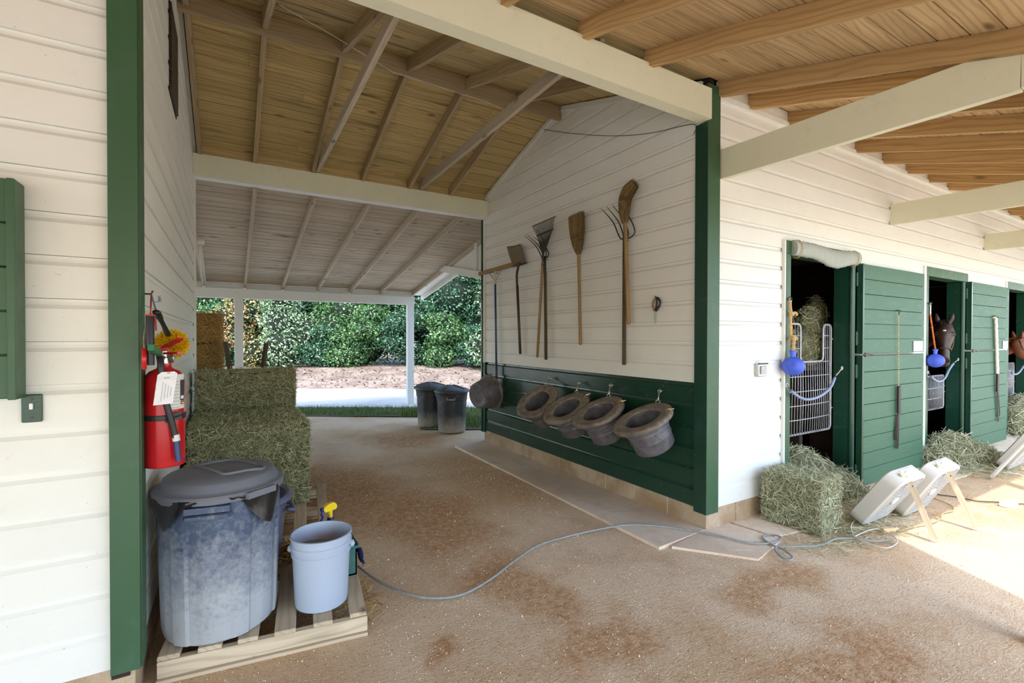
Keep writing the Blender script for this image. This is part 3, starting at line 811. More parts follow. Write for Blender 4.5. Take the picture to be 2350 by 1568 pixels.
# --- concrete footings on the ground
sl = struct('floor_slab', 'dusty concrete strip along the breezeway wall')
def slabp(name, pts, z0=-.02, z1=.012):
    MB().prism([(x, y, z0) for x, y in pts], (0, 0, z1 - z0)).build(name, M['concrete'], sl)
slabp('slab_strip', [(2.70, 2.43), (XR + .02, 2.47), (XR + .02, 6.35), (2.74, 6.2)])
slabp('slab_piece', [(2.80, 2.40), (3.16, 1.955), (3.62, 2.06), (3.56, YF + .02), (XR - .02, YF + .01)], z1=.008)
slabp('slab_walk', [(3.64, 2.12), (4.6, 1.98), (16.6, 1.98), (16.6, YF + .1), (3.60, YF + .1)], z1=.004)
def rough_box(sx, sy, sz, amp, nx=14, ny=8, nz=7, seed=1):
    """a bale body: box with rounded, lumpy faces; origin at the bottom centre"""
    rg = random.Random(seed); mb = MB(); idx = {}
    def p(i, j, k):
        key = (i, j, k)
        if key not in idx:
            x, y, z = i / nx * 2 - 1, j / ny * 2 - 1, k / nz * 2 - 1
            r = .10
            q = []
            for t in (x, y, z): q.append(t)
            e = sum(1 for t in q if abs(t) > .999)
            sh = 1 - (.012 * (e - 1) if e > 1 else 0) * 2.2
            v = (q[0] * sx / 2 * sh + rg.uniform(-amp, amp), q[1] * sy / 2 * sh + rg.uniform(-amp, amp), (q[2] * sz / 2) * sh + sz / 2 + rg.uniform(-amp, amp) * (0 if k == 0 else 1))
            idx[key] = len(mb.v); mb.v.append(v)
        return idx[key]
    def face(a, b, c, d): mb.f.append((a, b, c, d)); mb.m.append(0)
    for i in range(nx):
        for j in range(ny):
            face(p(i, j, 0), p(i, j + 1, 0), p(i + 1, j + 1, 0), p(i + 1, j, 0)); face(p(i, j, nz), p(i + 1, j, nz), p(i + 1, j + 1, nz), p(i, j + 1, nz))
        for k in range(nz):
            face(p(i, 0, k), p(i + 1, 0, k), p(i + 1, 0, k + 1), p(i, 0, k + 1)); face(p(i, ny, k), p(i, ny, k + 1), p(i + 1, ny, k + 1), p(i + 1, ny, k))
    for j in range(ny):
        for k in range(nz):
            face(p(0, j, k), p(0, j, k + 1), p(0, j + 1, k + 1), p(0, j + 1, k)); face(p(nx, j, k), p(nx, j + 1, k), p(nx, j + 1, k + 1), p(nx, j, k + 1))
    return mb
def bale_strands(sx, sy, sz, n, Lr=(.03, .10), w=.0030, out=.010, fray=.10):
    area = np.array([sy * sz, sy * sz, sx * sz, sx * sz, sx * sy, sx * sy * .02]); f = RNG.choice(6, n, p=area / area.sum())
    u, v = RNG.uniform(-.5, .5, n), RNG.uniform(-.5, .5, n)
    c = np.zeros((n, 3)); nr = np.zeros((n, 3))
    for k, (ax, sg) in enumerate(((0, -1), (0, 1), (1, -1), (1, 1), (2, 1), (2, -1))):
        m = f == k; o = [a for a in (0, 1, 2) if a != ax]; S = (sx, sy, sz)
        c[m, ax] = sg * S[ax] / 2; c[m, o[0]] = u[m] * S[o[0]]; c[m, o[1]] = v[m] * S[o[1]]; nr[m, ax] = sg
    c[:, 2] += sz / 2
    d = RNG.normal(size=(n, 3)) * np.array([1.0, .8, .8])
    d -= nr * (d * nr).sum(1, keepdims=True) * .82
    c += nr * RNG.uniform(-.004, out, n)[:, None]
    fr = RNG.random(n) < fray
    d[fr] += nr[fr] * 1.2
    L = RNG.uniform(*Lr, n); W = RNG.uniform(.6, 1.5, n) * w
    q = strand_quads(c, d, L, W)
    q[:, :, 2] = np.maximum(q[:, :, 2], .002)
    return q
_bale = {}
def bale(name, label, loc, size, rot=0.0, kind='hay', n=5200, group=None, seed=1):
    sx, sy, sz = size
    t = thing(name, label, 'hay bale', loc, group); t.rotation_euler.z = rot
    key = (size, kind, n)
    if key not in _bale:
        body = rough_box(sx - .02, sy - .02, sz - .01, .008, seed=seed).mesh('bale_core', M['strawbody' if kind == 'straw' else 'haybody'], True)
        st = np_mesh('bale_strands', bale_strands(sx, sy, sz, n), M[{'hay': 'hay', 'pale': 'haypale', 'straw': 'straw'}[kind]])
        tw = MB()
        for y in (-.2 * sy / .46, .2 * sy / .46):
            hx, hz = sx / 2 - .004, sz
            tw.tube([(-hx, y, .004), (-hx, y, hz), (hx, y, hz), (hx, y, .004)], .0022, 5, closed=True)
        _bale[key] = (body, st, tw.mesh('twine', M['rope']))
    for nm, me in zip(('bale_core', 'bale_strands', 'twine'), _bale[key]):
        o = bpy.data.objects.new(nm, me); COL.objects.link(o); o.parent = t
        if nm == 'bale_strands': stuff(o)
    return t
def heap(name, label, cat, lumps, n, mat, loc, L=(.04, .16), w=.0036, up=.0, core='haybody', spill=0):
    """a loose heap: lumps = [(centre, radii)] round loc"""
    t = thing(name, label, cat, loc)
    mb = MB()
    for c, r in lumps:
        mb.ball(V(c) + V(loc), tuple(x * .86 for x in r), 14, 8)
    mb.v = [(a, b, max(c_, .004)) if loc[2] < .05 else (a, b, c_) for a, b, c_ in mb.v]
    mb.build('heap_core', M[core], t, True)
    ws = np.array([r[0] * r[1] + r[0] * r[2] for _, r in lumps]); k = RNG.choice(len(lumps), n, p=ws / ws.sum())
    nr = unit(RNG.normal(size=(n, 3)))
    C = np.array([c for c, _ in lumps])[k]; R = np.array([r for _, r in lumps])[k]
    c = C + nr * R * RNG.uniform(.82, 1.06, n)[:, None]
    d = RNG.normal(size=(n, 3)); d -= nr * (d * nr).sum(1, keepdims=True) * .7; d[:, 2] += up * RNG.random(n)
    q = strand_quads(c, d, RNG.uniform(*L, n), RNG.uniform(.6, 1.5, n) * w)
    if spill:
        R0 = max(r[0] for _, r in lumps) * 1.7
        c2 = np.column_stack([RNG.normal(0, R0 * .45, spill), -np.abs(RNG.normal(0, R0 * .4, spill)) + .05, RNG.uniform(.012, .03, spill)])
        d2 = RNG.normal(size=(spill, 3)) * np.array([1, 1, .12])
        q = np.concatenate([q, strand_quads(c2, d2, RNG.uniform(*L, spill), RNG.uniform(.6, 1.5, spill) * w)])
    if loc[2] < .05: q[:, :, 2] = np.maximum(q[:, :, 2], .004)
    add_np('loose_strands', np_mesh('loose_strands', q, mat), t)
    return t

# ------------------------------------------------------------------ stall doors
def door_set(i, x0):
    """frame, open two-leaf door and its ironwork for the stall whose frame starts at x0"""
    fr = struct('trim_%d' % (9 + i), 'green painted frame of the stall doorway')
    MB().cbox(x0, x0 + .072, YF - .03, YF + .15, .14, 2.315, .004).build('jamb', M['green'], fr)
    MB().box(x0 - .022, x0 - .001, YF - .026, YF, .14, 2.43).build('casing', M['trimwhite'], fr)
    MB().cbox(x0, x0 + OPEN_W, YF - .03, YF + .13, 2.316, 2.432, .004).build('head', M['green'], fr)
    jx = x0 + 1.20
    MB().cbox(jx, x0 + OPEN_W, YF - .03, YF + .15, .14, 2.315, .012).build('jamb', M['jamb'], fr)
    MB().tube([(jx + .02, YF - .02, .14), (jx + .02, YF - .02, 2.31)], .028, 12).build('jamb_bead', M['jamb'], fr)
    MB().cbox(jx - .03, x0 + OPEN_W, YF - .01, YF + .19, -.05, .139, .008).build('footing_block', M['block'], fr)
    dr = struct('door_%d' % (i + 1), 'green two-leaf stall door folded open against the white wall')
    a, b = x0 + 1.27, x0 + 2.79
    for nm, z0, z1 in (('lower_leaf', .005, 1.362), ('upper_leaf', 1.382, 2.312)):
        lf = MB().box(a, b, YF - .075, YF - .045, z0, z1).build(nm, M['jamb'], dr)
        n = round((z1 - z0) / .165); h = (z1 - z0) / n
        for k in range(n):
            beam('board', (a + .001, YF - .085, z0 + h * (k + .5)), (b - .001, YF - .085, z0 + h * (k + .5)), .02, round(h - .004, 4), M['door'], lf, ch=.003)
        MB().box(a - .004, a + .03, YF - .1, YF - .045, z0, z1).build('edge_strip', M['jamb'], lf)
        for zh in (z0 + .16, z1 - .16):
            hg = MB(); hg.tube([(a - .03, YF - .055, zh - .07), (a - .03, YF - .055, zh + .07)], .009, 8)
            hg.box(a - .028, a + .0, YF - .062, YF - .05, zh - .06, zh + .06)
            hg.build('hinge', M['jamb'], lf)
    bt = MB(); bt.tube([(a + .01, YF - .104, 1.372), (a + .20, YF - .104, 1.372)], .006, 6); bt.box(a + .05, a + .13, YF - .106, YF - .098, 1.352, 1.392)
    bt.build('bolt', M['metal_dk'], dr)
for i, x0 in enumerate(DOORS): door_set(i, x0)
# upper door leaf on the left wall
dl = struct('door_5', 'dark green plank stall shutter on the left stall front')
MB().box(-1.9, -.66, YF - .06, YF - .005, 1.33, 2.10).build('leaf', M['jamb'], dl)
for k in range(5):
    beam('board', (-1.9, YF - .075, 1.325 + .157 * (k + .5)), (-.655, YF - .075, 1.325 + .157 * (k + .5)), .04, .154, M['green'], dl, ch=.004)
beam('edge_batten', (-.667, YF - .055, 1.322), (-.667, YF - .055, 2.11), .095, .024, M['green'], dl, up=(1, 0, 0), ch=.003)

# canvas roll tied along the head of the first doorway
t = thing('canvas_roll', 'dusty grey canvas wrapped over the head of the stall doorway', 'canvas roll', (5.03, YF - .03, 2.36))
mb = MB(); L0, L1, nn = 4.405, 5.60, 46
vs = []; ns = 14
for k in range(nn + 1):
    s = k / nn; x = L0 + (L1 - L0) * s
    sag = -.055 * math.sin(math.pi * min(1, max(0, (s - .25) / .72))) ** 2 * (1 if s > .25 else 0)
    ry = .042 + .004 * math.sin(k * 1.7) + .003 * math.sin(k * 3.1); rz = .070 + .005 * math.sin(k * 2.3) + abs(sag) * .35
    for j in range(ns):
        a = 2 * math.pi * j / ns
        w = 1 + .05 * math.sin(5 * a + k * .9) * (1 if j % 2 else .4)
        vs.append((x + .006 * math.sin(a * 2 + k), YF - .045 + ry * w * math.cos(a), 2.366 + sag * .75 + rz * w * math.sin(a)))
fs = [(k * ns + j, k * ns + (j + 1) % ns, (k + 1) * ns + (j + 1) % ns, (k + 1) * ns + j) for k in range(nn) for j in range(ns)]
fs += [tuple(range(ns - 1, -1, -1)), tuple(nn * ns + j for j in range(ns))]
mb.add(vs, fs); mb.build('rolled_canvas', M['canvas'], t, 60)
for x in (4.47, 5.52): MB().tube(arc((x, YF - .045, 2.36), .082, 0, 2 * math.pi, 18, (0, .62, 0), (0, 0, 1)), .004, 5, closed=False).build('tie_cord', M['rope'], t)

# ------------------------------------------------------------------ wire stall gates
def gate(x0, label, zt=1.685, zn=1.305, notch=True):
    t = thing('stall_gate', label, 'stall gate', (x0 + .68, YF + .16, .58), 'wire stall gates')
    xl, xr, zb = x0 + .13, x0 + 1.19, .58
    na, nb = x0 + .545, x0 + 1.0; y = YF + .165
    def bow(x): return y - .03 * math.sin(math.pi * (x - xl) / (xr - xl))
    r = .05
    def cor(cx, cz, a0): return [(cx + r * math.cos(a0 + q * math.pi / 8), cz + r * math.sin(a0 + q * math.pi / 8)) for q in range(5)]
    def corn(cx, cz, a0): return [(cx + r * math.cos(a0 - q * math.pi / 8), cz + r * math.sin(a0 - q * math.pi / 8)) for q in range(5)]
    H = math.pi / 2
    path = cor(xl + r, zb + r, math.pi) + cor(xr - r, zb + r, 1.5 * math.pi) + cor(xr - r, zt - r, 0) + (cor(nb + r, zt - r, H) if notch else cor(xl + r, zt - r, H))
    if notch: path += corn(nb - r, zn + r, 0) + corn(na + r, zn + r, -H) + cor(na - r, zt - r, 0) + cor(xl + r, zt - r, H)
    MB().tube([(a, bow(a), b) for a, b in path], .0115, 8, closed=True).build('gate_frame', M['galv'], t, True)
    wm = MB(); n = 23
    for k in range(1, n):
        x = xl + (xr - xl) * k / n
        z1 = zn if notch and na - .01 < x < nb + .01 else zt
        wm.tube([(x, bow(x), zb), (x + .004, bow(x) - .006, (zb + z1) / 2), (x, bow(x), z1)], .0042, 6)
    for z in [q for q in (.73, .87, 1.01, 1.16) if q < zt - .02]:
        wm.tube([(xl + (xr - xl) * q / 12, bow(xl + (xr - xl) * q / 12) - .004, z) for q in range(13)], .0052, 6)
    for z in (1.30, 1.44, 1.57) if notch else ():
        wm.tube([(xl, bow(xl), z), (na - .01, bow(na), z)], .005, 6); wm.tube([(nb + .01, bow(nb), z), (xr, bow(xr), z)], .005, 6)
    wm.build('wire_grid', M['galv'], t, True)
    for z in (.8, zt - .15):
        MB().tube([(xl, y, z), (xl - .06, y - .01, z)], .008, 6).build('gate_hook', M['galv'], t); MB().tube([(xr, y, z), (xr + .02, y - .01, z)], .008, 6).build('gate_hook', M['galv'], t)
gate(DOORS[0], 'grey wire stall gate with hay showing through its notch')
gate(DOORS[1], 'grey wire stall gate below the dark bay horse', 1.03, 0, False)
gate(DOORS[2], 'grey wire stall gate below the chestnut horse', 1.12, 0, False)
# hay behind the first gate
heap('hay_bundle', 'bundle of hay heaped up behind the wire stall gate', 'hay', [((0, 0, 0), (.22, .14, .22)), ((.16, .02, .22), (.20, .13, .22)), ((.34, .04, .34), (.14, .11, .22)), ((.30, .03, -.06), (.16, .12, .2)), ((.05, .02, -.1), (.16, .12, .16))],
     3600, M['hay'], (5.42, YF + .40, 1.46), L=(.03, .11), w=.004)
sh = thing('hay_shelf', 'timber hay rack shelf behind the wire stall gate', 'hay rack', (5.56, YF + .42, 1.2))
MB().box(5.12, 5.98, YF + .26, YF + .58, 1.20, 1.24).build('rack_floor', M['stall'], sh)
MB().box(5.14, 5.20, YF + .28, YF + .56, -.004, 1.20).build('rack_leg', M['stall'], sh); MB().box(5.88, 5.94, YF + .28, YF + .56, -.004, 1.20).build('rack_leg', M['stall'], sh)

# ------------------------------------------------------------------ hanging ball toys, stall guards, leads, notices, outlet
def eyebolt(mb, p, r=.02, out=(0, -1, 0), tr=.004):
    p = V(p); o = V(out)
    mb.tube([p - o * .03, p], tr, 6)
    mb.tube(arc(p + o * r, r, 0, 2 * math.pi, 14, o, (0, 0, 1)), tr, 6)
def ball_toy(px_hook, px_ball, ypl, label, rope, snap):
    h = on(*px_hook, 1, ypl); b = on(*px_ball, 1, ypl - .04)
    t = thing('ball_toy', label, 'horse toy', b, 'ball toys hung in the stall doorways')
    MB().ball(b, (.093, .093, .084), 24, 14).build('ball', M['toyblue'], t, True)
    nk = MB(); nk.lathe([(.030, .07), (.026, .095), (.030, .12), (.038, .135), (.036, .14), (.022, .14)], 16, b, None, 1.15, .7)
    nk.build('grip', M['toyblue'], t, True)
    rp_ = MB(); top = b + V((0, 0, .14))
    if snap:
        rp_.tube([h + V((0, 0, -.12)), top], .0085, 8)
        for k in range(7):
            z = random.random(); p = (h + V((0, 0, -.12))).lerp(top, z); rp_.ball(p, .012, 8, 5)
        sn = MB(); sn.tube([h + V((0, 0, -.01)), h + V((0, 0, -.12))], .009, 8); sn.tube(arc(h + V((0, 0, .0)), .015, 0, 2 * math.pi, 12, (1, 0, 0), (0, 0, 1)), .004, 6); sn.build('snap', M['steel'], t)
    else:
        pts = spline([h, h + V((.006, -.004, -.13)), h + V((.0, -.01, -.3)), b + V((.01, 0, .26)), top], 5)
        rp_.tube(pts, [.012 if k % 4 else .017 for k in range(len(pts))], 8)
        for k in range(70):
            p = pts[random.randrange(2, len(pts) - 1)]
            rp_.tube([p, p + V((random.gauss(0, .03), random.gauss(0, .015), random.gauss(-.035, .03)))], .0016, 4)
        for dz in (-.12, -.34): rp_.ball(h + V((.015, -.01, dz)), (.03, .02, .02), 8, 6); rp_.tube(spline([h + V((.01, -.01, dz)), h + V((.05, -.02, dz + .012)), h + V((.075, -.02, dz - .012))], 4), .012, 7)
    rp_.build('rope', rope, t)
    eb = MB(); eyebolt(eb, h + V((0, .02, .015)), .018, (0, -1, 0), .004); eb.build('eyebolt', M['metal_dk'], t)
ball_toy((1813, 690), (1820, 841), YF - .055, 'blue ball toy hung on frayed straw rope beside the canvas roll', M['rope'], False)
ball_toy((2135, 699), (2146, 828), YF - .055, 'blue ball toy hung on orange rope beside the dark bay horse', M['redrope'], True)
def stall_guard(pts, label):
    ws = [on(a, b, 1, YF - .055 - .03 * math.sin(math.pi * i / (len(pts) - 1))) for i, (a, b) in enumerate(pts)]
    t = thing('stall_guard', label, 'stall guard', ws[0], 'rubber covered stall chains')
    sp = spline(ws, 5); k0, k1 = 3, len(sp) - 6
    MB().tube(sp[k0:k1], .0135, 10).build('sleeve', M['bluetube'], t, True)
    for seg in (sp[:k0 + 1], sp[k1 - 1:]): MB().tube(seg, .004, 6).build('chain', M['metal_dk'], t)
    sn = MB(); e = sp[-1]; s = sp[k1]
    sn.tube(arc(e, .016, 0, 2 * math.pi, 12, (1, 0, 0), (0, 0, 1)), .0042, 6); sn.tube([s, e], .0065, 6); sn.build('snap', M['steel'], t)
    MB().tube(arc(sp[0], .016, 0, 2 * math.pi, 12, (1, 0, 0), (0, 0, 1)), .0042, 6).build('ring', M['steel'], t)
stall_guard([(1806, 884), (1824, 905), (1850, 917), (1880, 910), (1905, 890), (1918, 862), (1932, 845)], 'blue-grey hose sleeved chain across the stall doorway with wire gate and hay')
stall_guard([(2130, 855), (2142, 870), (2155, 876), (2168, 868), (2178, 848), (2190, 832), (2199, 825)], 'blue-grey hose sleeved chain across the doorway below the dark bay horse')
stall_guard([(2318, 852), (2326, 859), (2336, 857), (2346, 845), (2352, 836), (2358, 828)], 'blue-grey hose sleeved chain across the doorway below the chestnut horse')

def strap_loop(mb, top, bot, w, sep):
    """a doubled strap hanging from top to bot"""
    top, bot = V(top), V(bot)
    for sg in (-1, 1):
        mb.bar(top + V((sg * sep * .3, 0, 0)), bot + V((sg * sep, 0, .03)), .006, w, (1, 0, 0))
    a = arc(bot + V((0, 0, .03)), sep, math.pi, 2 * math.pi, 8, (1, 0, 0), (0, 0, 1))
    for p, q in zip(a[:-1], a[1:]): mb.bar(p, q, w * .9, .006, (0, 1, 0))
yd = YF - .115
hk, ce, bt = on(2062, 722, 1, yd), on(2062, 886, 1, yd), on(2059, 1030, 1, yd)
t = thing('lead_shank', 'black leather lead shank with brass chain on the green door', 'lead shank', bt)
m1 = MB(); N = 34
for k in range(N):
    p = hk.lerp(ce, (k + .5) / N); u = (1, 0, 0) if k % 2 else (0, 1, 0)
    m1.tube([p + V(u) * (.0065 * math.cos(q * math.pi / 4)) + V((0, 0, .0115 * math.sin(q * math.pi / 4))) for q in range(8)], .0026, 5, closed=True)
m1.build('chain', M['brass'], t)
m2 = MB(); m2.cbox(ce.x - .028, ce.x + .028, yd - .016, yd + .006, ce.z - .30, ce.z + .0, .006)
strap_loop(m2, ce + V((0, -.005, -.28)), bt, .022, .022); strap_loop(m2, ce + V((-.02, -.002, -.3)), bt + V((-.03, .004, .09)), .018, .012)
m2.build('leather_strap', M['leather'], t)
m3 = MB(); m3.tube(arc(hk + V((0, -.005, .015)), .016, 0, 2 * math.pi, 12, (1, 0, 0), (0, 0, 1)), .003, 6); m3.tube([hk + V((-.02, .03, .05)), hk + V((-.02, -.02, .045)), hk + V((-.005, -.03, .03))], .004, 6)
m3.build('hook', M['metal_dk'], t)
hk, ce, bt = on(2284, 730, 1, yd), on(2288, 858, 1, yd), on(2291, 970, 1, yd)
t = thing('rope_lead', 'pale braided rope lead with dark leather strap on the second green door', 'lead rope', bt)
m1 = MB()
for sg in (-1, 1):
    pts = [hk.lerp(ce, k / 26) + V((sg * .014 + .0022 * math.sin(k * 1.9 + sg), -.004 - .002 * math.cos(k * 1.9), 0)) for k in range(27)]
    m1.tube(pts, [.0165 if k % 2 else .0185 for k in range(27)], 8)
m1.tube([hk + V((-.03, .02, 0)), hk + V((0, 0, .02)), hk + V((.03, .01, 0))], .017, 8)
m1.build('braided_rope', M['whiterope'], t, True)
m2 = MB(); m2.cbox(ce.x - .03, ce.x + .035, yd - .018, yd + .006, ce.z - .26, ce.z + .02, .006); strap_loop(m2, ce + V((.02, -.005, -.2)), bt + V((.03, 0, .1)), .024, .035); strap_loop(m2, ce + V((0, -.003, -.24)), bt, .024, .008)
m2.build('leather_strap', M['leather'], t)
m3 = MB(); m3.tube([hk + V((-.05, .03, .03)), hk + V((-.04, -.02, .025)), hk + V((-.01, -.03, .015))], .005, 6); m3.build('hook', M['metal_dk'], t)
for (a, b, c, d), lab in (((2097, 783, 2118, 806), 'white paper notice on the green door beside the lead chain'), ((2302, 783, 2313, 801), 'white paper notice on the green door beside the rope lead')):
    p, q = on(a, b, 1, yd + .012), on(c, d, 1, yd + .012)
    t = thing('paper_notice', lab, 'notice', ((p.x + q.x) / 2, yd + .012, q.z), 'notices on the stall doors')
    MB().box(p.x, q.x, yd + .012, yd + .016, q.z, p.z).build('sheet', M['paper'], t)
    ln = MB(); w = q.x - p.x; h = p.z - q.z
    for k, (s, e) in enumerate(((.2, .45), (.2, .85), (.2, .8))): ln.box(p.x + w * s, p.x + w * e, yd + .0105, yd + .0125, p.z - h * (.3 + .14 * k) - .004, p.z - h * (.3 + .14 * k))
    ln.build('printed_lines', M['greyink'], t)
p, q = on(1732, 835, 1, YF), on(1750, 863, 1, YF)
t = thing('outlet_box', 'weatherproof grey outlet box on the white stall front', 'outlet', ((p.x + q.x) / 2, YF, q.z))
MB().cbox(p.x, q.x, YF - .04, YF + .004, q.z, p.z, .006).build('box', M['steel'], t)
MB().cbox(p.x + .018, q.x - .018, YF - .05, YF - .038, q.z + .02, p.z - .02, .004).build('cover', M['galv'], t); MB().box(p.x, q.x + .01, YF - .046, YF - .03, p.z - .004, p.z + .006).build('hood', M['metal_dk'], t)
# light switch by the left shutter
p, q = on(51, 906, 1, YF), on(99, 967, 1, YF)
t = thing('light_switch', 'dark green painted light switch plate with white toggle below the shutter', 'light switch', ((p.x + q.x) / 2, YF, q.z))
MB().cbox(p.x, q.x, YF - .012, YF + .002, q.z, p.z, .003).build('plate', M['jamb'], t)
cx, cz = (p.x + q.x) / 2, (p.z + q.z) / 2
MB().cbox(cx - .005, cx + .005, YF - .022, YF - .010, cz - .003, cz + .020, .002).build('toggle', M['paper'], t)
[MB().lathe([(.0035, 0), (.0035, .002)], 8, (cx, YF - .0125, cz + s * .034), Matrix(((1, 0, 0), (0, 0, -1), (0, 1, 0)))).build('screw', M['metal_dk'], t) for s in (-1, 1)]
# ------------------------------------------------------------------ tools hung on the breezeway wall
def W(x, y, off=.04): return on(x, y, 0, XR - off)
def nail(parent, p):
    m = MB(); p = V(p); m.tube([V((XR, p.y, p.z)), V((p.x - .02, p.y, p.z + .005)), V((p.x - .022, p.y, p.z + .02))], .004, 6)
    return m.build('nail', M['metal_dk'], parent)
def shaft(parent, name, p0, p1, r, mat, n=10, r1=None):
    """round handle with its grain along its length"""
    p0, p1 = V(p0), V(p1); L = (p1 - p0).length; x = (p1 - p0) / L
    y = V((1, 0, 0)) - x * x.x; y.normalize(); z = x.cross(y)
    r1 = r if r1 is None else r1; vs = []
    for k, (s, rr) in enumerate(((0, r * .7), (.006, r), (L * .5, (r + r1) / 2), (L - .01, r1), (L, r1 * .6))):
        for j in range(n):
            a = 2 * math.pi * j / n; vs.append((s, rr * math.cos(a), rr * math.sin(a)))
    fs = [(k * n + j, k * n + (j + 1) % n, (k + 1) * n + (j + 1) % n, (k + 1) * n + j) for k in range(4) for j in range(n)] + [tuple(range(n - 1, -1, -1)), tuple(4 * n + j for j in range(n))]
    me = MB().add(vs, fs).mesh(name, mat, 50)
    return frame_obj(name, me, p0, x, y, z, parent)

# blue handled levelling rake
t = thing('levelling_rake', 'wide wooden levelling rake with a blue handle hung at the wall end', 'rake', W(1139, 880))
a, b, c = W(1100, 629, .05), W(1178, 607, .05), W(1136, 619, .05)
beam('rake_head', a, b, .035, .05, M['handle'], t)
for k in range(14):
    p = a.lerp(b, (k + .5) / 14); MB().tube([p, p + V((.032, 0, .0))], .005, 6).build('tooth', M['handle'], t)
br = MB(); j = W(1136, 645, .055)
br.tube([a.lerp(b, .28), j], .006, 6); br.tube([a.lerp(b, .72), j], .006, 6); br.build('brace', M['steel'], t)
shaft(t, 'ferrule', c, W(1136.5, 655, .055), .014, M['whitecord'])
shaft(t, 'handle', W(1136.5, 652, .055), W(1139, 835, .055), .0145, M['bluepaint'])
shaft(t, 'handle_grip', W(1139, 833, .055), W(1139.5, 888, .055), .016, M['black'])
nail(t, c + V((0, .0, -.05)))
# square shovel
t = thing('square_shovel', 'old square shovel with a dark red handle, blade up', 'shovel', W(1194, 813))
q = [W(1163, 566, .06), W(1193, 560, .06), W(1207, 604, .04), W(1178, 612, .04)]
nn = 8; vs = []
for i in range(nn + 1):
    for k in range(nn + 1):
        s, u = i / nn, k / nn
        p = (q[0].lerp(q[1], s)).lerp(q[3].lerp(q[2], s), u)
        p = p + V((.028 * (1 - (2 * s - 1) ** 2) - .01 * math.sin(u * 2.5), 0, 0)); vs.append(p)
mb = MB().add(vs, [(i * (nn + 1) + k, i * (nn + 1) + k + 1, (i + 1) * (nn + 1) + k + 1, (i + 1) * (nn + 1) + k) for i in range(nn) for k in range(nn)])
ob = mb.build('blade', m_paint('muddy_blade', (.20, .16, .09, 1), .7, .7, (.08, .075, .06, 1), speck=.6), t, True)
sm = ob.modifiers.new('thick', 'SOLIDIFY'); sm.thickness = .004
mb = MB(); mb.tube(spline([W(1192, 602, .05), W(1189, 614, .06), W(1186, 632, .075), W(1187, 660, .07)], 5), .015, 10); mb.tube([W(1178, 612, .05), W(1192, 609, .055), W(1207, 604, .05)], .008, 6); mb.build('socket', M['metal_dk'], t, True)
shaft(t, 'handle', W(1187, 655, .07), W(1194, 813, .045), .0175, M['handle_maroon'])
nail(t, W(1192, 607, .03))
# wire leaf rake
t = thing('leaf_rake', 'wire tined leaf rake with pale handle, tines fanned upward', 'rake', W(1233, 821))
base = W(1246, 590, .085); tn = MB(); n = 20
for k in range(n):
    s = k / (n - 1)
    mid = W(1233, 541, .09).lerp(W(1268, 527, .09), s); tip = W(1221, 519, .085).lerp(W(1272, 497, .085), s)
    tip2 = tip + V((.045, .02, .012)); low = base + (mid - base) * .12
    tn.tube([base.lerp(mid, .08), mid, tip, tip2], .0032, 5)
tn.build('tines', M['metal_dk'], t)
MB().bar(W(1232, 542, .098), W(1269, 526, .098), .008, .018).build('cross_bar', M['metal_dk'], t)
shaft(t, 'socket', W(1247, 575, .085), W(1245, 612, .085), .013, M['metal_dk'])
shaft(t, 'handle', W(1245.5, 600, .085), W(1233, 821, .05), .0155, M['handle'])
# pitchfork beneath it
def fork(label, base_px, shoulders, tips, end_px, off, hmat, sock):
    t = thing('pitchfork', label, 'pitchfork', W(*end_px))
    b = W(*base_px, off); tm = MB()
    for sh_, tp_ in zip(shoulders, tips):
        s = W(*sh_, off); e = W(*tp_, off); e.x -= .11
        out = s + (s - b) * .25 + V((0, 0, .045))
        tm.tube(spline([b, b.lerp(s, .7) + V((0, 0, -.004)), out, out.lerp(e, .45) + V((.03, 0, .01)), e], 5), [.0062] * 16 + [.0055, .0048, .004, .003, .0016], 6)
    tm.build('tines', M['metal_dk'], t, True)
    shaft(t, 'socket', b + V((0, 0, .02)), W(*sock, off), .0165, M['metal_dk'])
    shaft(t, 'handle', W(*sock, off) + V((0, 0, .06)), W(*end_px, off), .0175, hmat, r1=.0185)
    nail(t, b + V((0, 0, -.02)))
    return t
fork('dark handled pitchfork hung beneath the wire leaf rake', (1250, 592), [(1243, 594), (1247, 593), (1253, 592), (1257, 590)], [(1220, 542), (1226, 540), (1250, 530), (1240, 545)], (1253, 826), .05, M['handle_dk'], (1251, 636))
fork('long dark handled pitchfork hung behind the curled broom', (1433, 547), [(1421, 547), (1430, 547), (1440, 545), (1452, 543)], [(1398, 481), (1412, 478), (1425, 474), (1437, 468)], (1432, 838), .05, M['handle_dk'], (1433, 590))
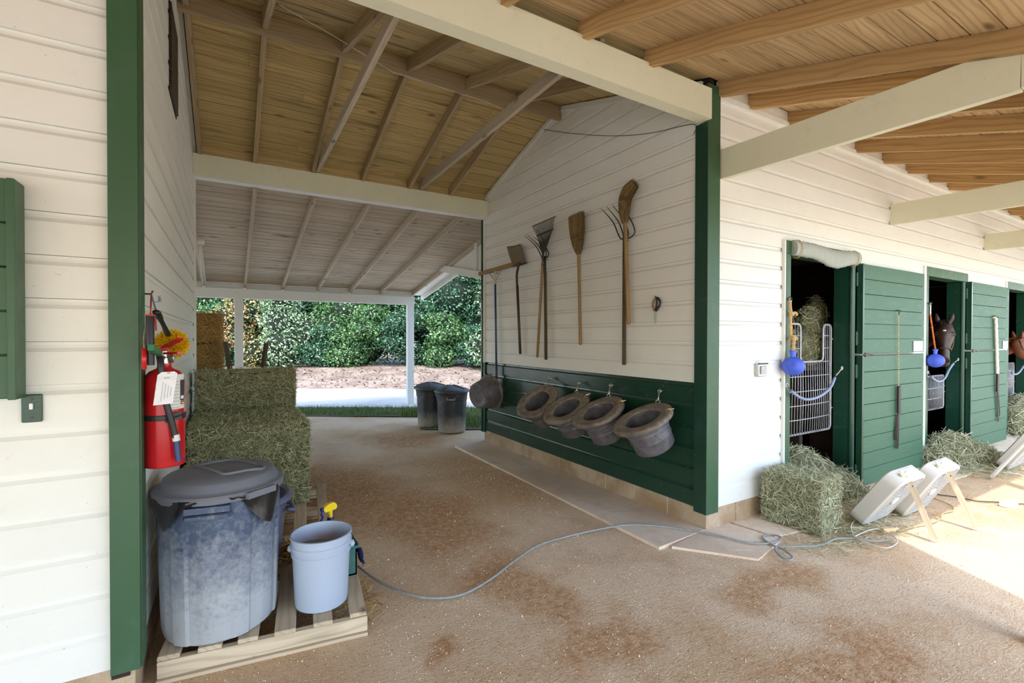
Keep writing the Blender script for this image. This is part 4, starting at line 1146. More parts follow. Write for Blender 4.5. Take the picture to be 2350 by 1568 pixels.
# brooms
def broom(label, axis, widths, neck, end, off, hr, stitch, seed):
    """axis: pixel centre line from neck to tip, widths in m at each"""
    t = thing('straw_broom', label, 'broom', W(*end))
    ax = spline([W(x, y, off) for x, y in axis], 6); k = len(ax)
    ws = np.interp(np.linspace(0, 1, k), np.linspace(0, 1, len(widths)), widths)
    core = MB(); vs = []; ns = 16
    for i, p in enumerate(ax):
        d = (ax[min(i + 1, k - 1)] - ax[max(i - 1, 0)]).normalized(); s = d.cross(V((1, 0, 0))).normalized()
        for j in range(ns):
            a = 2 * math.pi * j / ns
            vs.append(p + s * (ws[i] * .48 * math.cos(a)) + V((1, 0, 0)) * (min(.032, .016 + ws[i] * .10) * math.sin(a)))
    core.add(vs, [(i * ns + j, i * ns + (j + 1) % ns, (i + 1) * ns + (j + 1) % ns, (i + 1) * ns + j) for i in range(k - 1) for j in range(ns)] + [tuple(range(ns - 1, -1, -1)), tuple((k - 1) * ns + j for j in range(ns))])
    core.build('broom_head', m_wood('broom_core_%d' % seed, (.17, .12, .055, 1), (.24, .175, .085, 1), (.09, .06, .03, 1), knots=0), t, True)
    rg = random.Random(seed); qs = []
    for m_ in range(900):
        s0 = rg.uniform(-1, 1); dep = rg.uniform(-1, 1); i0 = rg.randrange(0, max(1, k - 5)); i1 = k - 1 if rg.random() < .6 else min(k - 1, i0 + rg.randrange(4, 10))
        P = []
        for i in (i0, (i0 + i1) // 2, i1):
            d = (ax[min(i + 1, k - 1)] - ax[max(i - 1, 0)]).normalized(); s = d.cross(V((1, 0, 0))).normalized()
            P.append(ax[i] + s * (ws[i] * .5 * s0 * rg.uniform(.97, 1.04)) + V((-1, 0, 0)) * (min(.034, .017 + ws[i] * .105) * math.sqrt(max(0, 1 - s0 * s0)) * (1 if dep > -.3 else -1)) + d * (rg.uniform(0, .025) if i == k - 1 else 0))
        w = V((0, .0016, 0))
        for p0, p1 in zip(P[:-1], P[1:]): qs.append([p0 - w, p1 - w, p1 + w, p0 + w])
    add_np('bristles', np_mesh('bristles', np.array([[tuple(p - wloc(t)) for p in q] for q in qs]), M['broom']), t)
    st = MB()
    for f in stitch:
        i = int(f * (k - 1)); d = (ax[min(i + 1, k - 1)] - ax[max(i - 1, 0)]).normalized(); s = d.cross(V((1, 0, 0))).normalized(); r = min(.034, .017 + ws[i] * .105) + .003
        st.tube([ax[i] + s * (ws[i] * .5 * math.cos(a)) + V((1, 0, 0)) * (r * math.sin(a)) for a in [2 * math.pi * q / 20 for q in range(20)]], .0028, 5, closed=True)
    st.build('stitching', M['handle_dk'], t)
    shaft(t, 'handle', W(*neck, off), W(*end, off - .015), hr, M['handle'])
    nail(t, W(*neck, .03))
broom('straight straw broom with pale handle, bristles up', [(1328, 584), (1326, 560), (1324, 530), (1322, 497)], [.05, .17, .24, .25], (1328, 575), (1332, 792), .065, .0165, (.42, .5, .58), 3)
broom('curled worn straw broom with mossy handle, in front of a pitchfork', [(1434, 512), (1433, 485), (1434, 460), (1440, 440), (1455, 424)], [.06, .14, .155, .15, .11], (1434, 500), (1443, 745), .10, .019, (.50, .56, .62), 5)
# garden shears
t = thing('hand_shears', 'small pruning shears with orange and black handles hung on the wall', 'shears', W(1503, 745))
for m_, pts, r in (('handle', [(1507, 682), (1500, 690), (1498, 703), (1502, 714)], .009), ('handle', [(1508, 683), (1514, 690), (1514, 700), (1505, 714)], .009), ('handle', [(1507, 684), (1507, 700), (1504, 714)], .009)):
    mat = M['handle'] if pts[1][0] == 1500 else M['black']
    MB().tube(spline([W(a, b, .03) for a, b in pts], 5), r, 8).build(m_, mat, t, True)
MB().prism([W(1501, 714, .028), W(1505, 714, .028), W(1504, 744, .028), W(1502.6, 744, .028)], (-.005, 0, 0)).build('blades', M['steel'], t)
nail(t, W(1507, 684, .03))

# ------------------------------------------------------------------ rubber feed tubs
def tub_mesh():
    """rubber tub with a wide flat brim; brim top at z = 0, axis +z"""
    mb = MB(); wob = lambda t_, i: 1 + .012 * math.sin(3 * t_ + i * .4) + .008 * math.sin(5 * t_)
    out = [(.001, -.268), (.07, -.268), (.08, -.280), (.12, -.280), (.13, -.286), (.158, -.285), (.168, -.272), (.173, -.185), (.179, -.180), (.179, -.166), (.175, -.161), (.180, -.112), (.186, -.107), (.186, -.093), (.182, -.088), (.190, -.055), (.232, -.046), (.252, -.040), (.260, -.024), (.255, -.006), (.242, .002), (.225, .004), (.170, -.002), (.156, -.006), (.150, -.016), (.156, -.03), (.162, -.1), (.152, -.25), (.135, -.262), (.001, -.262)]
    mb.lathe(out, 56, wob=wob)
    return mb.mesh('tub_body', M['rubber'], 45)
TUBME = tub_mesh()
TUB2 = MB().lathe([(.001, -.246), (.07, -.246), (.08, -.256), (.13, -.256), (.14, -.262), (.165, -.262), (.178, -.25), (.222, -.03), (.240, -.022), (.246, -.008), (.240, .0), (.226, .0), (.214, -.012), (.172, -.24), (.001, -.243)], 56).mesh('tub_body', M['rubber'], 45)
def frame_from(n, ref=(0, 1, 0)):
    z = V(n).normalized(); y = V(ref); y = (y - z * y.dot(z)).normalized(); x = y.cross(z)
    return x, y, z
def tub(label, c, n, hook, snap_ang, me=None):
    t = thing('feed_tub', label, 'feed tub', c, 'rubber feed tubs hung along the wall')
    x, y, z = frame_from(n)
    frame_obj('tub_body', me or TUBME, c, x, y, z, t)
    # eyelet clips left on the brim
    h = V(hook); rimp = min((c + x * (.235 * math.cos(a)) + y * (.235 * math.sin(a)) for a in [q * .05 for q in range(126)]), key=lambda p: (p - h).length)
    sn = MB(); eyebolt(sn, V((XR - .03, h.y, h.z)), .014, (-1, 0, 0), .0042)
    top = V((XR - .055, h.y, h.z - .01)); sn.tube([top, top.lerp(rimp, .8)], .0065, 7)
    sn.tube(arc(top + V((0, 0, .006)), .014, 0, 2 * math.pi, 12, (0, 1, 0), (0, 0, 1)), .0045, 6)
    d = (rimp - top).normalized(); sn.tube(arc(top.lerp(rimp, .86), .021, 0, 2 * math.pi, 14, d, d.cross(V((0, 1, 0))).normalized().cross(d)), .0045, 6)
    sn.build('snap_hook', M['steel'], t, True)
    cl = MB()
    for q in snap_ang:
        p = c + x * (.235 * math.cos(q)) + y * (.235 * math.sin(q)) + z * .004
        cl.tube(arc(p, .02, 0, 2 * math.pi, 10, z, (p - c).normalized()), .0035, 6); cl.tube([p + z * .02, p + z * .01 + (p - c).normalized() * .05], .0045, 6)
    if snap_ang: cl.build('eyelet_clip', M['brass'], t)
    return t
TH = math.radians(40)
for k, (pc, hk_, th, ya, cl_) in enumerate((((1231, 919), (1270, 868), 40, .12, ()), ((1298, 934), (1337, 879), 33, .0, (-.6,)), ((1371, 942), (1410, 884), 29, -.05, (-.9,)), ((1473, 958), (1523, 897), 26, -.12, (-1.1,)))):
    th = math.radians(th); c = on(*pc, 0, XR - .315)
    n = V((-math.sin(th), ya * -1.0, math.cos(th)))
    tub(['crumpled black rubber feed tub, its brim folded inward, hung on the green wainscot', 'brown stained rubber feed tub between the crumpled tub and a shiny brimmed one', 'shiny brimmed rubber feed tub between a brown tub and the pale grey one', 'pale dusty grey rubber feed tub hung next to the green corner post'][k], c, n, W(*hk_, 0), cl_)
c0 = W(1126, 900, .10)
tub('black rubber feed tub hung bottom outward beside the blue rake handle', c0, V((.93, .30, .12)), W(1119, 860, 0), (2.0,), TUB2)

# ------------------------------------------------------------------ wall details in the breezeway
p0, p1 = on(402, 8, 0, XL), on(417, 255, 0, XL)
t = thing('gable_vent', 'dark wooden louvre vent high in the left breezeway wall', 'vent', (XL, 4.1, 3.2))
for k in range(10):
    beam('louvre', (XL + .008, 3.84, 3.20 + .058 * k), (XL + .008, 4.30, 3.20 + .058 * k), .012, .05, M['metal_dk'], t)
MB().box(XL - .004, XL + .003, 3.82, 4.32, 3.16, 3.78).build('backing', M['stall'], t)
t = thing('conduit', 'white conduit pipe with round fitting at the rear of the left wall', 'conduit', (-.30, 6.36, 2.2))
m = MB(); m.tube([on(460, 560, 1, YR + .06), on(462, 590, 1, YR + .06), on(469, 652, 1, YR + .5)], .018, 10); m.lathe([(.03, -.03), (.036, 0), (.03, .03)], 14, on(461, 556, 1, YR + .06)); m.build('pipe', M['trimwhite'], t, True)
t = thing('roof_wire', 'thin pale wire strung below the ridge across the breezeway', 'wire', on(700, 40, 1, 3.9))
MB().tube([on(640, 10, 1, 3.9), on(770, 85, 1, 4.1), on(900, 165, 1, 4.3), on(1120, 235, 1, 4.36), on(1240, 295, 0, XR - .02)], .0035, 5).build('strand', M['whitecord'], t)
t = thing('wall_wire', 'thin dark wire sagging across the white gable wall', 'wire', W(1500, 310, .02))
MB().tube(spline([W(a, b, .02) for a, b in ((1240, 296), (1310, 306), (1400, 312), (1490, 306), (1590, 285), (1592, 308))], 5), .003, 5).build('strand', M['metal_dk'], t)
# ------------------------------------------------------------------ pallets
PO = V((-.285, 2.615, 0)); PX = V((.992, -.126, 0)); PY = V((.126, .992, 0))
def pp(u, v, z=0): return PO + PX * u + PY * v + V((0, 0, z))
def pallet(v0, label, du=0.0):
    pp = lambda u, v, z=0: PO + PX * (u + du) + PY * v + V((0, 0, z))
    t = thing('pallet', label, 'pallet', pp(.45, v0), 'pallets under the hay')
    for v in (.02, .6, 1.18):
        beam('stringer', pp(0, v0 + v, .055), pp(.905, v0 + v, .055), .038, .075, M['pallet'], t, ch=.003)
    ws = [.085, .095, .085, .095, .09, .08]; us = [.0, .155, .315, .47, .645, .82]
    for u, w in zip(us, ws):
        beam('deck_slat', pp(u + w / 2, v0 + random.uniform(-.006, .01), .105), pp(u + w / 2, v0 + 1.2 + random.uniform(-.02, .02), .105), w, .022, M['pallet'], t, ch=.003)
    for v in (.03, .6, 1.17):
        beam('base_board', pp(.0, v0 + v, .0085), pp(.905, v0 + v, .0085), .09, .017, M['pallet'], t)
    return t
pallet(0, 'worn pine pallet under the blue-grey bin and pale bucket')
pallet(1.24, 'worn pine pallet under the front of the hay stack', -.12)
pallet(2.48, 'worn pine pallet under the back of the hay stack', -.26)
PZ = .117

# ------------------------------------------------------------------ big bin with lid and liner
BC = V((-.040, 2.825, PZ))
t = thing('garbage_bin', 'dusty blue-grey garbage bin with domed lid on the pallet', 'garbage bin', BC)
def ribs(th, i):
    a = (th + .35) % (2 * math.pi); k = a % (math.pi / 3)
    w = 1.0
    if 1 <= i <= 5:
        if k < .34: w = 1.036
        elif .54 < k < .92 and 2 <= i <= 3: w = 1.026
    return w
mb = MB()
mb.lathe([(.225, 0), (.240, .012), (.245, .06), (.254, .40), (.256, .47), (.260, .50), (.267, .66), (.272, .665), (.274, .685), (.268, .69), (.262, .685), (.235, .05), (.21, .03)], 120, BC, wob=ribs)
mb.build('bin_body', M['can'], t, 30)
for a in (-1.75, 1.4):
    hd = MB()
    c = BC + V((.266 * math.cos(a), .266 * math.sin(a), .615)); tx = V((-math.sin(a), math.cos(a), 0)); ox = V((math.cos(a), math.sin(a), 0))
    hd.tube([c - tx * .085, c - tx * .08 + ox * .028, c + tx * .08 + ox * .028, c + tx * .085], .014, 8)
    hd.bar(c - tx * .09 + ox * .006 + V((0, 0, .03)), c + tx * .09 + ox * .006 + V((0, 0, .03)), .03, .028)
    hd.build('handle', M['can'], t, 40)
bg = MB(); n = 72
def hem(a):
    d = .012 + .018 * (math.sin(3 * a + 1) * .5 + .5)
    for c0_, w_, dp in ((-.78, .52, .17), (-2.5, .5, .15), (1.8, .4, .09)):
        q = abs((a - c0_ + math.pi) % (2 * math.pi) - math.pi) / w_
        if q < 1: d = max(d, dp * (1 - q ** 1.6))
    return d
vs = []
for k in range(n):
    a = 2 * math.pi * k / n; h = hem(a)
    for j, f in enumerate((0, .35, .7, 1)):
        r = .276 + .008 * math.sin(9 * a + j) * (f > .2) + .012 + .010 * f * math.sin(5 * a) - .004 * f
        vs.append(BC + V((r * math.cos(a), r * math.sin(a), .692 - h * f)))
bg.add(vs, [(k * 4 + j, ((k + 1) % n) * 4 + j, ((k + 1) % n) * 4 + j + 1, k * 4 + j + 1) for k in range(n) for j in range(3)])
bg.build('liner_bag', M['bag'], t, True)
ld = MB(); LC = BC + V((0, 0, .695))
ld.lathe([(.279, -.03), (.286, -.028), (.289, -.004), (.283, .006), (.262, .012), (.255, .020), (.243, .048), (.233, .056), (.18, .070), (.09, .078), (.001, .081)], 72, LC, cap0=True)
ld.build('lid', M['lid'], t, 35)
gp = MB()
u = V((math.cos(.35), math.sin(.35), 0)); w = V((-math.sin(.35), math.cos(.35), 0))
def lidz(r): return np.interp(r, [0, .09, .18, .233, .243, .255], [.081, .078, .070, .056, .048, .02])
ring = [(-.02, -.16), (.13, -.16), (.15, -.14), (.10, .09), (.07, .11), (-.06, .11), (-.08, .09), (-.04, -.15)]
pts = []
for k in range(len(ring)):
    a_, b_ = ring[k], ring[(k + 1) % len(ring)]
    for q in range(4):
        x_, y_ = a_[0] + (b_[0] - a_[0]) * q / 4, a_[1] + (b_[1] - a_[1]) * q / 4
        p = LC + u * x_ + w * y_; pts.append(p + V((0, 0, float(lidz(math.hypot(x_, y_))) + .002)))
gp.tube(pts, .009, 8, closed=True); gp.build('lid_grip_rim', M['lid'], t, True)
for a in (-.95, 2.2):
    lt = MB()
    c = LC + V((.290 * math.cos(a), .290 * math.sin(a), -.012)); tx = V((-math.sin(a), math.cos(a), 0))
    lt.bar(c - tx * .075, c + tx * .075, .022, .03)
    lt.build('lid_tab', M['lid'], t)
# second bin behind, lidless
B2 = V((.05, 3.40, PZ))
t = thing('muck_tub', 'violet-blue open plastic muck tub behind the lidded bin', 'muck tub', B2)
mb = MB(); mb.lathe([(.215, 0), (.23, .012), (.25, .26), (.265, .38), (.285, .395), (.297, .41), (.295, .43), (.28, .44), (.262, .43), (.225, .03), (.2, .02)], 64, B2); mb.build('bin_body', M['can2'], t, 40)
hd = MB(); c = B2 + V((.275, -.05, .35)); hd.tube([c + V((-.02, -.08, .0)), c + V((.02, -.08, -.01)), c + V((.02, .08, -.01)), c + V((-.02, .08, 0))], .014, 8); hd.build('handle', M['can2'], t, True)

# ------------------------------------------------------------------ bucket
KC = V((.425, 2.735, PZ))
t = thing('bucket', 'pale blue plastic bucket standing on the pallet edge', 'bucket', KC)
mb = MB(); mb.lathe([(.12, 0), (.131, .004), (.134, .02), (.145, .27), (.151, .272), (.152, .285), (.147, .29), (.150, .31), (.155, .312), (.156, .33), (.151, .334), (.152, .362), (.157, .365), (.157, .374), (.150, .376), (.146, .37), (.130, .02), (.1, .012)], 64, KC); mb.build('bucket_body', M['bucket'], t, 35)
mb = MB(); mb.tube(arc(KC + V((0, 0, .30)), .166, math.pi * 1.0, math.pi * 2, 20, (.95, -.3, 0), (-.14, -.45, .0)), .0035, 6)
mb.build('bail_wire', M['steel'], t)
mb = MB()
for s in (-1, 1): MB().lathe([(.018, -.012), (.02, 0), (.012, .012)], 12, KC + V((.158 * s * .95, -.158 * s * .3, .30)), Matrix(((.3, 0, s), (0, 1, 0), (-s, 0, .3)))).build('bail_ear', M['bucket'], t, True)

# ------------------------------------------------------------------ caddy with bottles behind the bucket
CC = V((.55, 3.05, PZ))
t = thing('grooming_caddy', 'dark green plastic tote caddy behind the pale bucket', 'caddy', CC)
mb = MB(); cx0, cx1, cy0, cy1 = .34, .655, 2.93, 3.18
mb.box(cx0, cx1, cy0, cy1, PZ, PZ + .01)
for a in ((cx0, cx1, cy0, cy0 + .008), (cx0, cx1, cy1 - .008, cy1), (cx0, cx0 + .008, cy0, cy1), (cx1 - .008, cx1, cy0, cy1), ((cx0 + cx1) / 2 - .004, (cx0 + cx1) / 2 + .004, cy0, cy1)): mb.box(*a, PZ, PZ + .17)
mb.build('tray', M['teal'], t)
MB().tube([(cx0 - .008, cy0 - .008, PZ + .17), (cx1 + .008, cy0 - .008, PZ + .17), (cx1 + .008, cy1 + .008, PZ + .17), (cx0 - .008, cy1 + .008, PZ + .17)], .010, 8, closed=True).build('rim', M['teal'], t, True)
def spray_bottle(c, s, label, head, trig, body, ang):
    c = V(c); t = thing('spray_bottle', label, 'spray bottle', c)
    MB().lathe([(.038, 0), (.042, .006), (.042, .13), (.036, .16), (.016, .185), (.014, .21)], 20, c).build('bottle', body, t, True)
    ux = V((math.cos(ang), math.sin(ang), 0)); uy = V((-math.sin(ang), math.cos(ang), 0))
    MB().lathe([(.019, .2), (.02, .205), (.019, .225), (.015, .228)], 14, c).build('collar', trig, t, True)
    h = MB(); h.lathe([(.013, .225), (.012, .275)], 12, c)
    z = V((0, 0, 1))
    prof = [(-.030, .270), (.040, .268), (.052, .285), (.050, .298), (.020, .312), (-.015, .316), (-.034, .300), (-.040, .282)]
    h.prism([c + ux * a + z * b - uy * .012 for a, b in prof], uy * .024); h.build('spray_head', head, t, 40)
    g = MB(); g.tube(spline([c + ux * .045 + z * .285, c + ux * .06 + z * .262, c + ux * .052 + z * .24, c + ux * .075 + z * .21], 4), .006, 8); g.lathe([(.011, 0), (.011, .016)], 10, c + ux * .048 + z * .29, Matrix((ux, uy, z)).transposed() @ Matrix(((0, 0, 1), (0, 1, 0), (-1, 0, 0))))
    g.build('trigger', trig, t, True)
spray_bottle((.52, 3.02, PZ + .115), 1, 'spray bottle with yellow head and dark blue trigger in the caddy', M['yellow'], M['blue'], M['bucket'], math.radians(205))
t = thing('scrub_brush', 'bright blue brush handle poking out of the caddy', 'brush', (.40, 3.02, PZ + .02))
mb = MB(); mb.cbox(.375, .425, 3.0, 3.03, PZ + .01, PZ + .25, .008); mb.build('brush_handle', M['blue'], t)
bq = strand_quads(RNG.normal(size=(160, 3)) * [.016, .01, .004] + np.array([0, 0, .235]), np.array([[0, 0, 1.0]]) + RNG.normal(size=(160, 3)) * .35, np.full(160, .04), np.full(160, .003))
add_np('bristles', np_mesh('bristles', bq, M['blue']), t)
t = thing('navy_cloth', 'navy blue cloth draped over the side of the green caddy', 'cloth', (.66, 3.0, PZ))
mb = MB(); vs = []
for j in range(9):
    for i in range(7):
        s, v_ = i / 6, j / 8
        vs.append((.640 + (.022 if j > 1 else 0) + .012 * math.sin(i * 1.9 + j * .5) + .04 * v_ * (j > 1), 2.93 + .15 * s * (1 - .25 * v_) + .02 * v_, PZ + .185 - .03 * (j == 0) + (.01 if j == 1 else 0) - .155 * v_ + .006 * math.sin(i * 2)))
mb.add(vs, [(j * 7 + i, j * 7 + i + 1, (j + 1) * 7 + i + 1, (j + 1) * 7 + i) for j in range(8) for i in range(6)])
o = mb.build('drape', M['navycloth'], t, True); s_ = o.modifiers.new('thick', 'SOLIDIFY'); s_.thickness = .004
# loose hay on and round the pallet
q = strand_quads(np.column_stack([RNG.uniform(.05, .75, 900), RNG.uniform(2.6, 4.4, 900), RNG.uniform(.006, .03, 900)]), RNG.normal(size=(900, 3)) * [1, 1, .1], RNG.uniform(.04, .16, 900), RNG.uniform(.002, .004, 900))
lo = bpy.data.objects.new('loose_hay', np_mesh('loose_hay', q, M['straw'])); COL.objects.link(lo); lo['kind'] = 'stuff'; lo['label'] = 'loose hay stems scattered under and beside the pallets'; lo['category'] = 'hay'
t = heap('hay_tuft', 'small straw tuft caught between bin and caddy', 'hay', [((0, 0, .05), (.06, .09, .05))], 260, M['straw'], (.35, 3.35, PZ), L=(.05, .16), w=.004, core='strawbody')

# ------------------------------------------------------------------ fire extinguisher and what hangs above it
EC = V((-.246, 2.565, .985))
t = thing('fire_extinguisher', 'red fire extinguisher with white inspection tag on the left breezeway wall', 'fire extinguisher', EC)
MB().lathe([(.064, 0), (.073, .003), (.075, .012), (.075, .365), (.070, .392), (.055, .412), (.030, .425), (.026, .432), (.026, .447)], 40, EC).build('cylinder', M['red'], t, 40)
vh = MB(); vc = EC + V((0, 0, .440)); vh.lathe([(.021, 0), (.021, .03), (.016, .032), (.016, .06)], 14, vc); vh.tube([vc + V((0, 0, .03)), vc + V((-.012, -.055, .035))], .011, 8); vh.build('valve', M['steel'], t, 40)
gg = MB(); gg.lathe([(.0, 0), (.021, 0), (.021, .016), (.018, .02), (.0, .02)], 16, vc + V((.02, .0, .03)), Matrix(((0, 0, .8), (0, 1, -.6), (1, 0, 0)))); gg.build('gauge', M['steel'], t, 40)
hl = MB(); fw_ = V((.55, -.83, 0))
hl.bar(vc + V((0, 0, .05)), vc + fw_ * .115 + V((0, 0, .055)), .022, .009); hl.bar(vc + V((0, 0, .075)), vc + fw_ * .12 + V((0, 0, .115)), .024, .009); hl.bar(vc + V((0, 0, .045)), vc + V((0, 0, .085)), .022, .03, (1, 0, 0)); hl.build('lever', M['red'], t)
ho = MB(); ho.tube(spline([vc + V((-.012, -.05, .035)), vc + V((-.006, -.088, .03)), EC + V((.0, -.105, .42)), EC + V((.012, -.098, .30)), EC + V((.035, -.092, .19)), EC + V((.048, -.088, .12))], 7), .0125, 10); ho.build('hose', M['black'], t, True)
nz = MB(); nz.tube([EC + V((.048, -.088, .12)), EC + V((.056, -.088, .03))], .0115, 10); nz.build('nozzle', M['bluepaint'], t, 40)
MB().tube([EC + V((.046, -.088, .145)), EC + V((.049, -.088, .118))], .0142, 10).build('nozzle_ring', M['label'], t, 40)
st = MB(); st.lathe([(.0775, .205), (.079, .207), (.079, .226), (.0775, .228)], 40, EC, cap0=False, cap1=False)
st.bar(EC + V((.012, -.093, .225)), EC + V((.065, -.065, .235)), .008, .012); st.bar(EC + V((.012, -.093, .205)), EC + V((.065, -.065, .215)), .008, .012); st.build('strap', M['black'], t)
def on_cyl(a0, a1, z0, z1, r, n=8):
    mb = MB(); vs = []
    for k in range(n + 1):
        a = a0 + (a1 - a0) * k / n
        for z in (z0, z1): vs.append(EC + V((r * math.cos(a), r * math.sin(a), z)))
    return mb.add(vs, [(2 * k, 2 * k + 2, 2 * k + 3, 2 * k + 1) for k in range(n)])
dg = math.radians
on_cyl(dg(-75), dg(-18), .25, .40, .0757).build('label_sheet', M['label'], t)
on_cyl(dg(-38), dg(-18), .285, .375, .0761, 4).build('label_print', M['ink'], t)
on_cyl(dg(-36), dg(-19), .268, .283, .0761, 4).build('label_band', M['ink'], t); on_cyl(dg(-33), dg(-20), .2705, .278, .0764, 4).build('label_mark', M['yellowink'], t)
lp = MB()
for k in range(9):
    lp.add(*(lambda m: (m.v, m.f))(on_cyl(dg(-72), dg(-42), .255 + .014 * k, .2585 + .014 * k, .0760, 4)))
lp.build('label_lines', M['greyink'], t)
ic = MB(); ic.add(*(lambda m: (m.v, m.f))(on_cyl(dg(-35), dg(-22), .292, .306, .0764, 3))); ic.build('label_icon', M['paper'], t)
tg = MB(); tc_ = EC + V((.012, -.112, .345)); tu = V((.86, .5, 0)).normalized()
tilt = V((0.10, .06, 1)).normalized()
corn = [(-.036, -.065), (.036, -.065), (.040, .062), (.028, .071), (-.020, .071), (-.034, .060)]
tn_ = tu.cross(tilt).normalized()
tg.prism([tc_ + tu * a + tilt * b for a, b in corn], tn_ * .002); tg.build('inspection_tag', M['paper'], t)
pr = MB(); ft = tc_ + tn_ * (.0025 if tn_.y < 0 else -.0008)
sgn_ = 1 if tn_.y < 0 else -1
def tagbox(a0, a1, b0, b1): pr.prism([tc_ + tu * a + tilt * b + tn_ * (.0022 if sgn_ > 0 else -.0006) for a, b in ((a0, b0), (a1, b0), (a1, b1), (a0, b1))], tn_ * .0004 * sgn_)
for k in range(4): tagbox(-.012 + .011 * k, -.0095 + .011 * k, -.05 + .006 * k, .03 - .008 * k)
tagbox(-.035, .038, .040, .0408); tagbox(-.035, .038, .050, .0508); tagbox(-.01, .012, .043, .048)
for a, b in ((-.036, .03), (-.036, .0), (-.036, -.03), (-.02, -.055), (.03, .06)): tagbox(a, a + .003, b, b + .003)
tagbox(.0, .012, .062, .071)
pr.build('tag_print', M['greyink'], t)
br_ = MB(); br_.box(XL + .001, XL + .02, EC.y - .03, EC.y + .03, EC.z + .05, EC.z + .5); br_.build('wall_bracket', M['metal_dk'], t)

hkp = V((-.295, 2.60, 1.735))
t = thing('yellow_duster', 'fluffy yellow duster with black handle hung by a blue cord', 'duster', V((-.26, 2.66, 1.46)))
dc = on(394, 790, 0, -.245); hb_ = on(358, 715, 0, -.27); ht = on(380, 755, 0, -.25)
MB().tube(spline([hb_, hb_.lerp(ht, .4), hb_.lerp(ht, .8), ht.lerp(dc, .4)], 4), [.014, .016, .016, .015, .013, .011, .010, .010, .010, .011, .012, .013, .013], 10, flat=.6).build('handle', M['black'], t, True)
n = 4200; nr = unit(RNG.normal(size=(n, 3))); c = np.array(dc - V((-.26, 2.66, 1.46)))
r0 = RNG.uniform(.0, .05, n)[:, None]
q = strand_quads(c + nr * (r0 * .5 + .034) * np.array([1, 1.05, .98]), nr + RNG.normal(size=(n, 3)) * .25, RNG.uniform(.03, .055, n), np.full(n, .0022))
add_np('bristles', np_mesh('bristles', q, M['duster']), t)
MB().ball(dc, (.044, .046, .042), 14, 10).build('bristle_core', M['yellow'], t, True)
MB().tube([hkp, hb_.lerp(ht, .08)], .0035, 6).build('cord', M['bluetube'], t)
lb = MB(); pq = on(366, 692, 0, -.27); [lb.tube([pq, pq + V((random.gauss(0, .006), random.gauss(0, .012), random.uniform(.0, .028)))], .002, 4) for _ in range(16)]; lb.tube([pq, hkp.lerp(hb_, .5)], .002, 5); lb.build('cord_tassel', M['bluetube'], t)
t = thing('black_baton', 'black padded twitch rod hung by red cord beside the duster', 'twitch', V((-.285, 2.575, 1.36)))
b0, b1 = on(344, 724, 0, -.275), on(345, 838, 0, -.275)
MB().tube([b0, b0.lerp(b1, .02), b1], [.012, .0145, .0145], 12).build('rod', M['black'], t, 40)
m = MB(); m.tube([hkp, b0 + V((0, .012, 0)), b0 + V((0, .0, -.01))], .003, 6); m.tube([hkp + V((0, .01, 0)), b0 + V((0, .03, .03)), b0 + V((.0, .02, -.03))], .003, 6); m.tube(arc(b0, .017, 0, 6.28, 10, (1, 0, 0), (0, 1, 0)), .003, 6)
m.tube(spline([b0 + V((.01, .01, 0)), b0 + V((.012, .05, -.02)), b0 + V((.012, .07, -.06))], 4), .004, 6); m.build('red_cord', m_plain('red_cord', (.40, .06, .03, 1), .8), t)
m = MB(); m.tube([V((XL, hkp.y, hkp.z)), hkp, hkp + V((.006, 0, .015))], .004, 6); m.build('hook', M['metal_dk'], t)
t = thing('hoof_pick', 'red handled metal tool hung at the wall corner above the extinguisher', 'hand tool', V((-.30, 2.50, 1.40)))
a_, b_, c_ = on(331, 800, 0, -.292), on(332, 800, 0, -.292), on(331, 848, 0, -.292)
MB().tube([on(332, 756, 0, -.295), on(331, 780, 0, -.295), a_], [.002, .005, .004], 8).build('blade', M['steel'], t)
MB().tube([a_, c_], .009, 10).build('grip', M['red'], t, True)
t = thing('grooming_mitt', 'green and yellow clip tool tucked below the duster', 'hand tool', on(360, 812, 0, -.26))
MB().bar(on(346, 798, 0, -.255), on(366, 812, 0, -.25), .02, .022).build('green_clip', m_plain('green_clip', (.01, .16, .06, 1), .4), t)
m = MB(); [m.ball(on(349 + (k % 2), 803 + 6 * k, 0, -.27), .008, 8, 6) for k in range(5)]; m.build('yellow_beads', M['yellow'], t)
# ------------------------------------------------------------------ hay stack on the left
BS = (.86, .45, .338)
GH = 'green hay bales stacked on the pallets'
bale('hay_bale', 'lower green hay bale at the front of the stack behind the bins', (.15, 4.65, PZ), BS, -.02, n=15000, group=GH)
bale('hay_bale', 'upper front green hay bale of the stack behind the bins', (.15, 4.66, PZ + .349), BS, .03, n=15000, group=GH)
bale('hay_bale', 'green hay bale of the lower course in the middle of the stack', (.15, 5.13, PZ), BS, 0, n=15000, group=GH)
bale('hay_bale', 'green hay bale of the second course in the middle of the stack', (.15, 5.14, PZ + .349), BS, -.02, n=15000, group=GH)
bale('hay_bale', 'green hay bale of the lower course at the back of the stack', (.15, 5.62, PZ), BS, 0, n=15000, group=GH)
bale('hay_bale', 'green hay bale of the second course at the back of the stack', (.14, 5.63, PZ + .349), BS, 0, n=15000, group=GH)
bale('hay_bale', 'green hay bale lying on top of the stack against the wall', (.165, 5.72, PZ + .70), (.86, .45, .37), -.03, n=15000, group=GH)
for k in range(5):
    bale('straw_bale', ['golden straw bale at the foot of the pile behind the left wall', 'golden straw bale second from the foot of the pile', 'golden straw bale in the middle of the pile', 'golden straw bale fourth up the pile', 'golden straw bale topping the pile behind the left wall'][k], (-.535 + random.uniform(-.02, .02), 7.25, .004 + k * .366), (.88, .46, .365), random.uniform(-.04, .04), 'straw', 5200, 'golden straw bales behind the left wall')
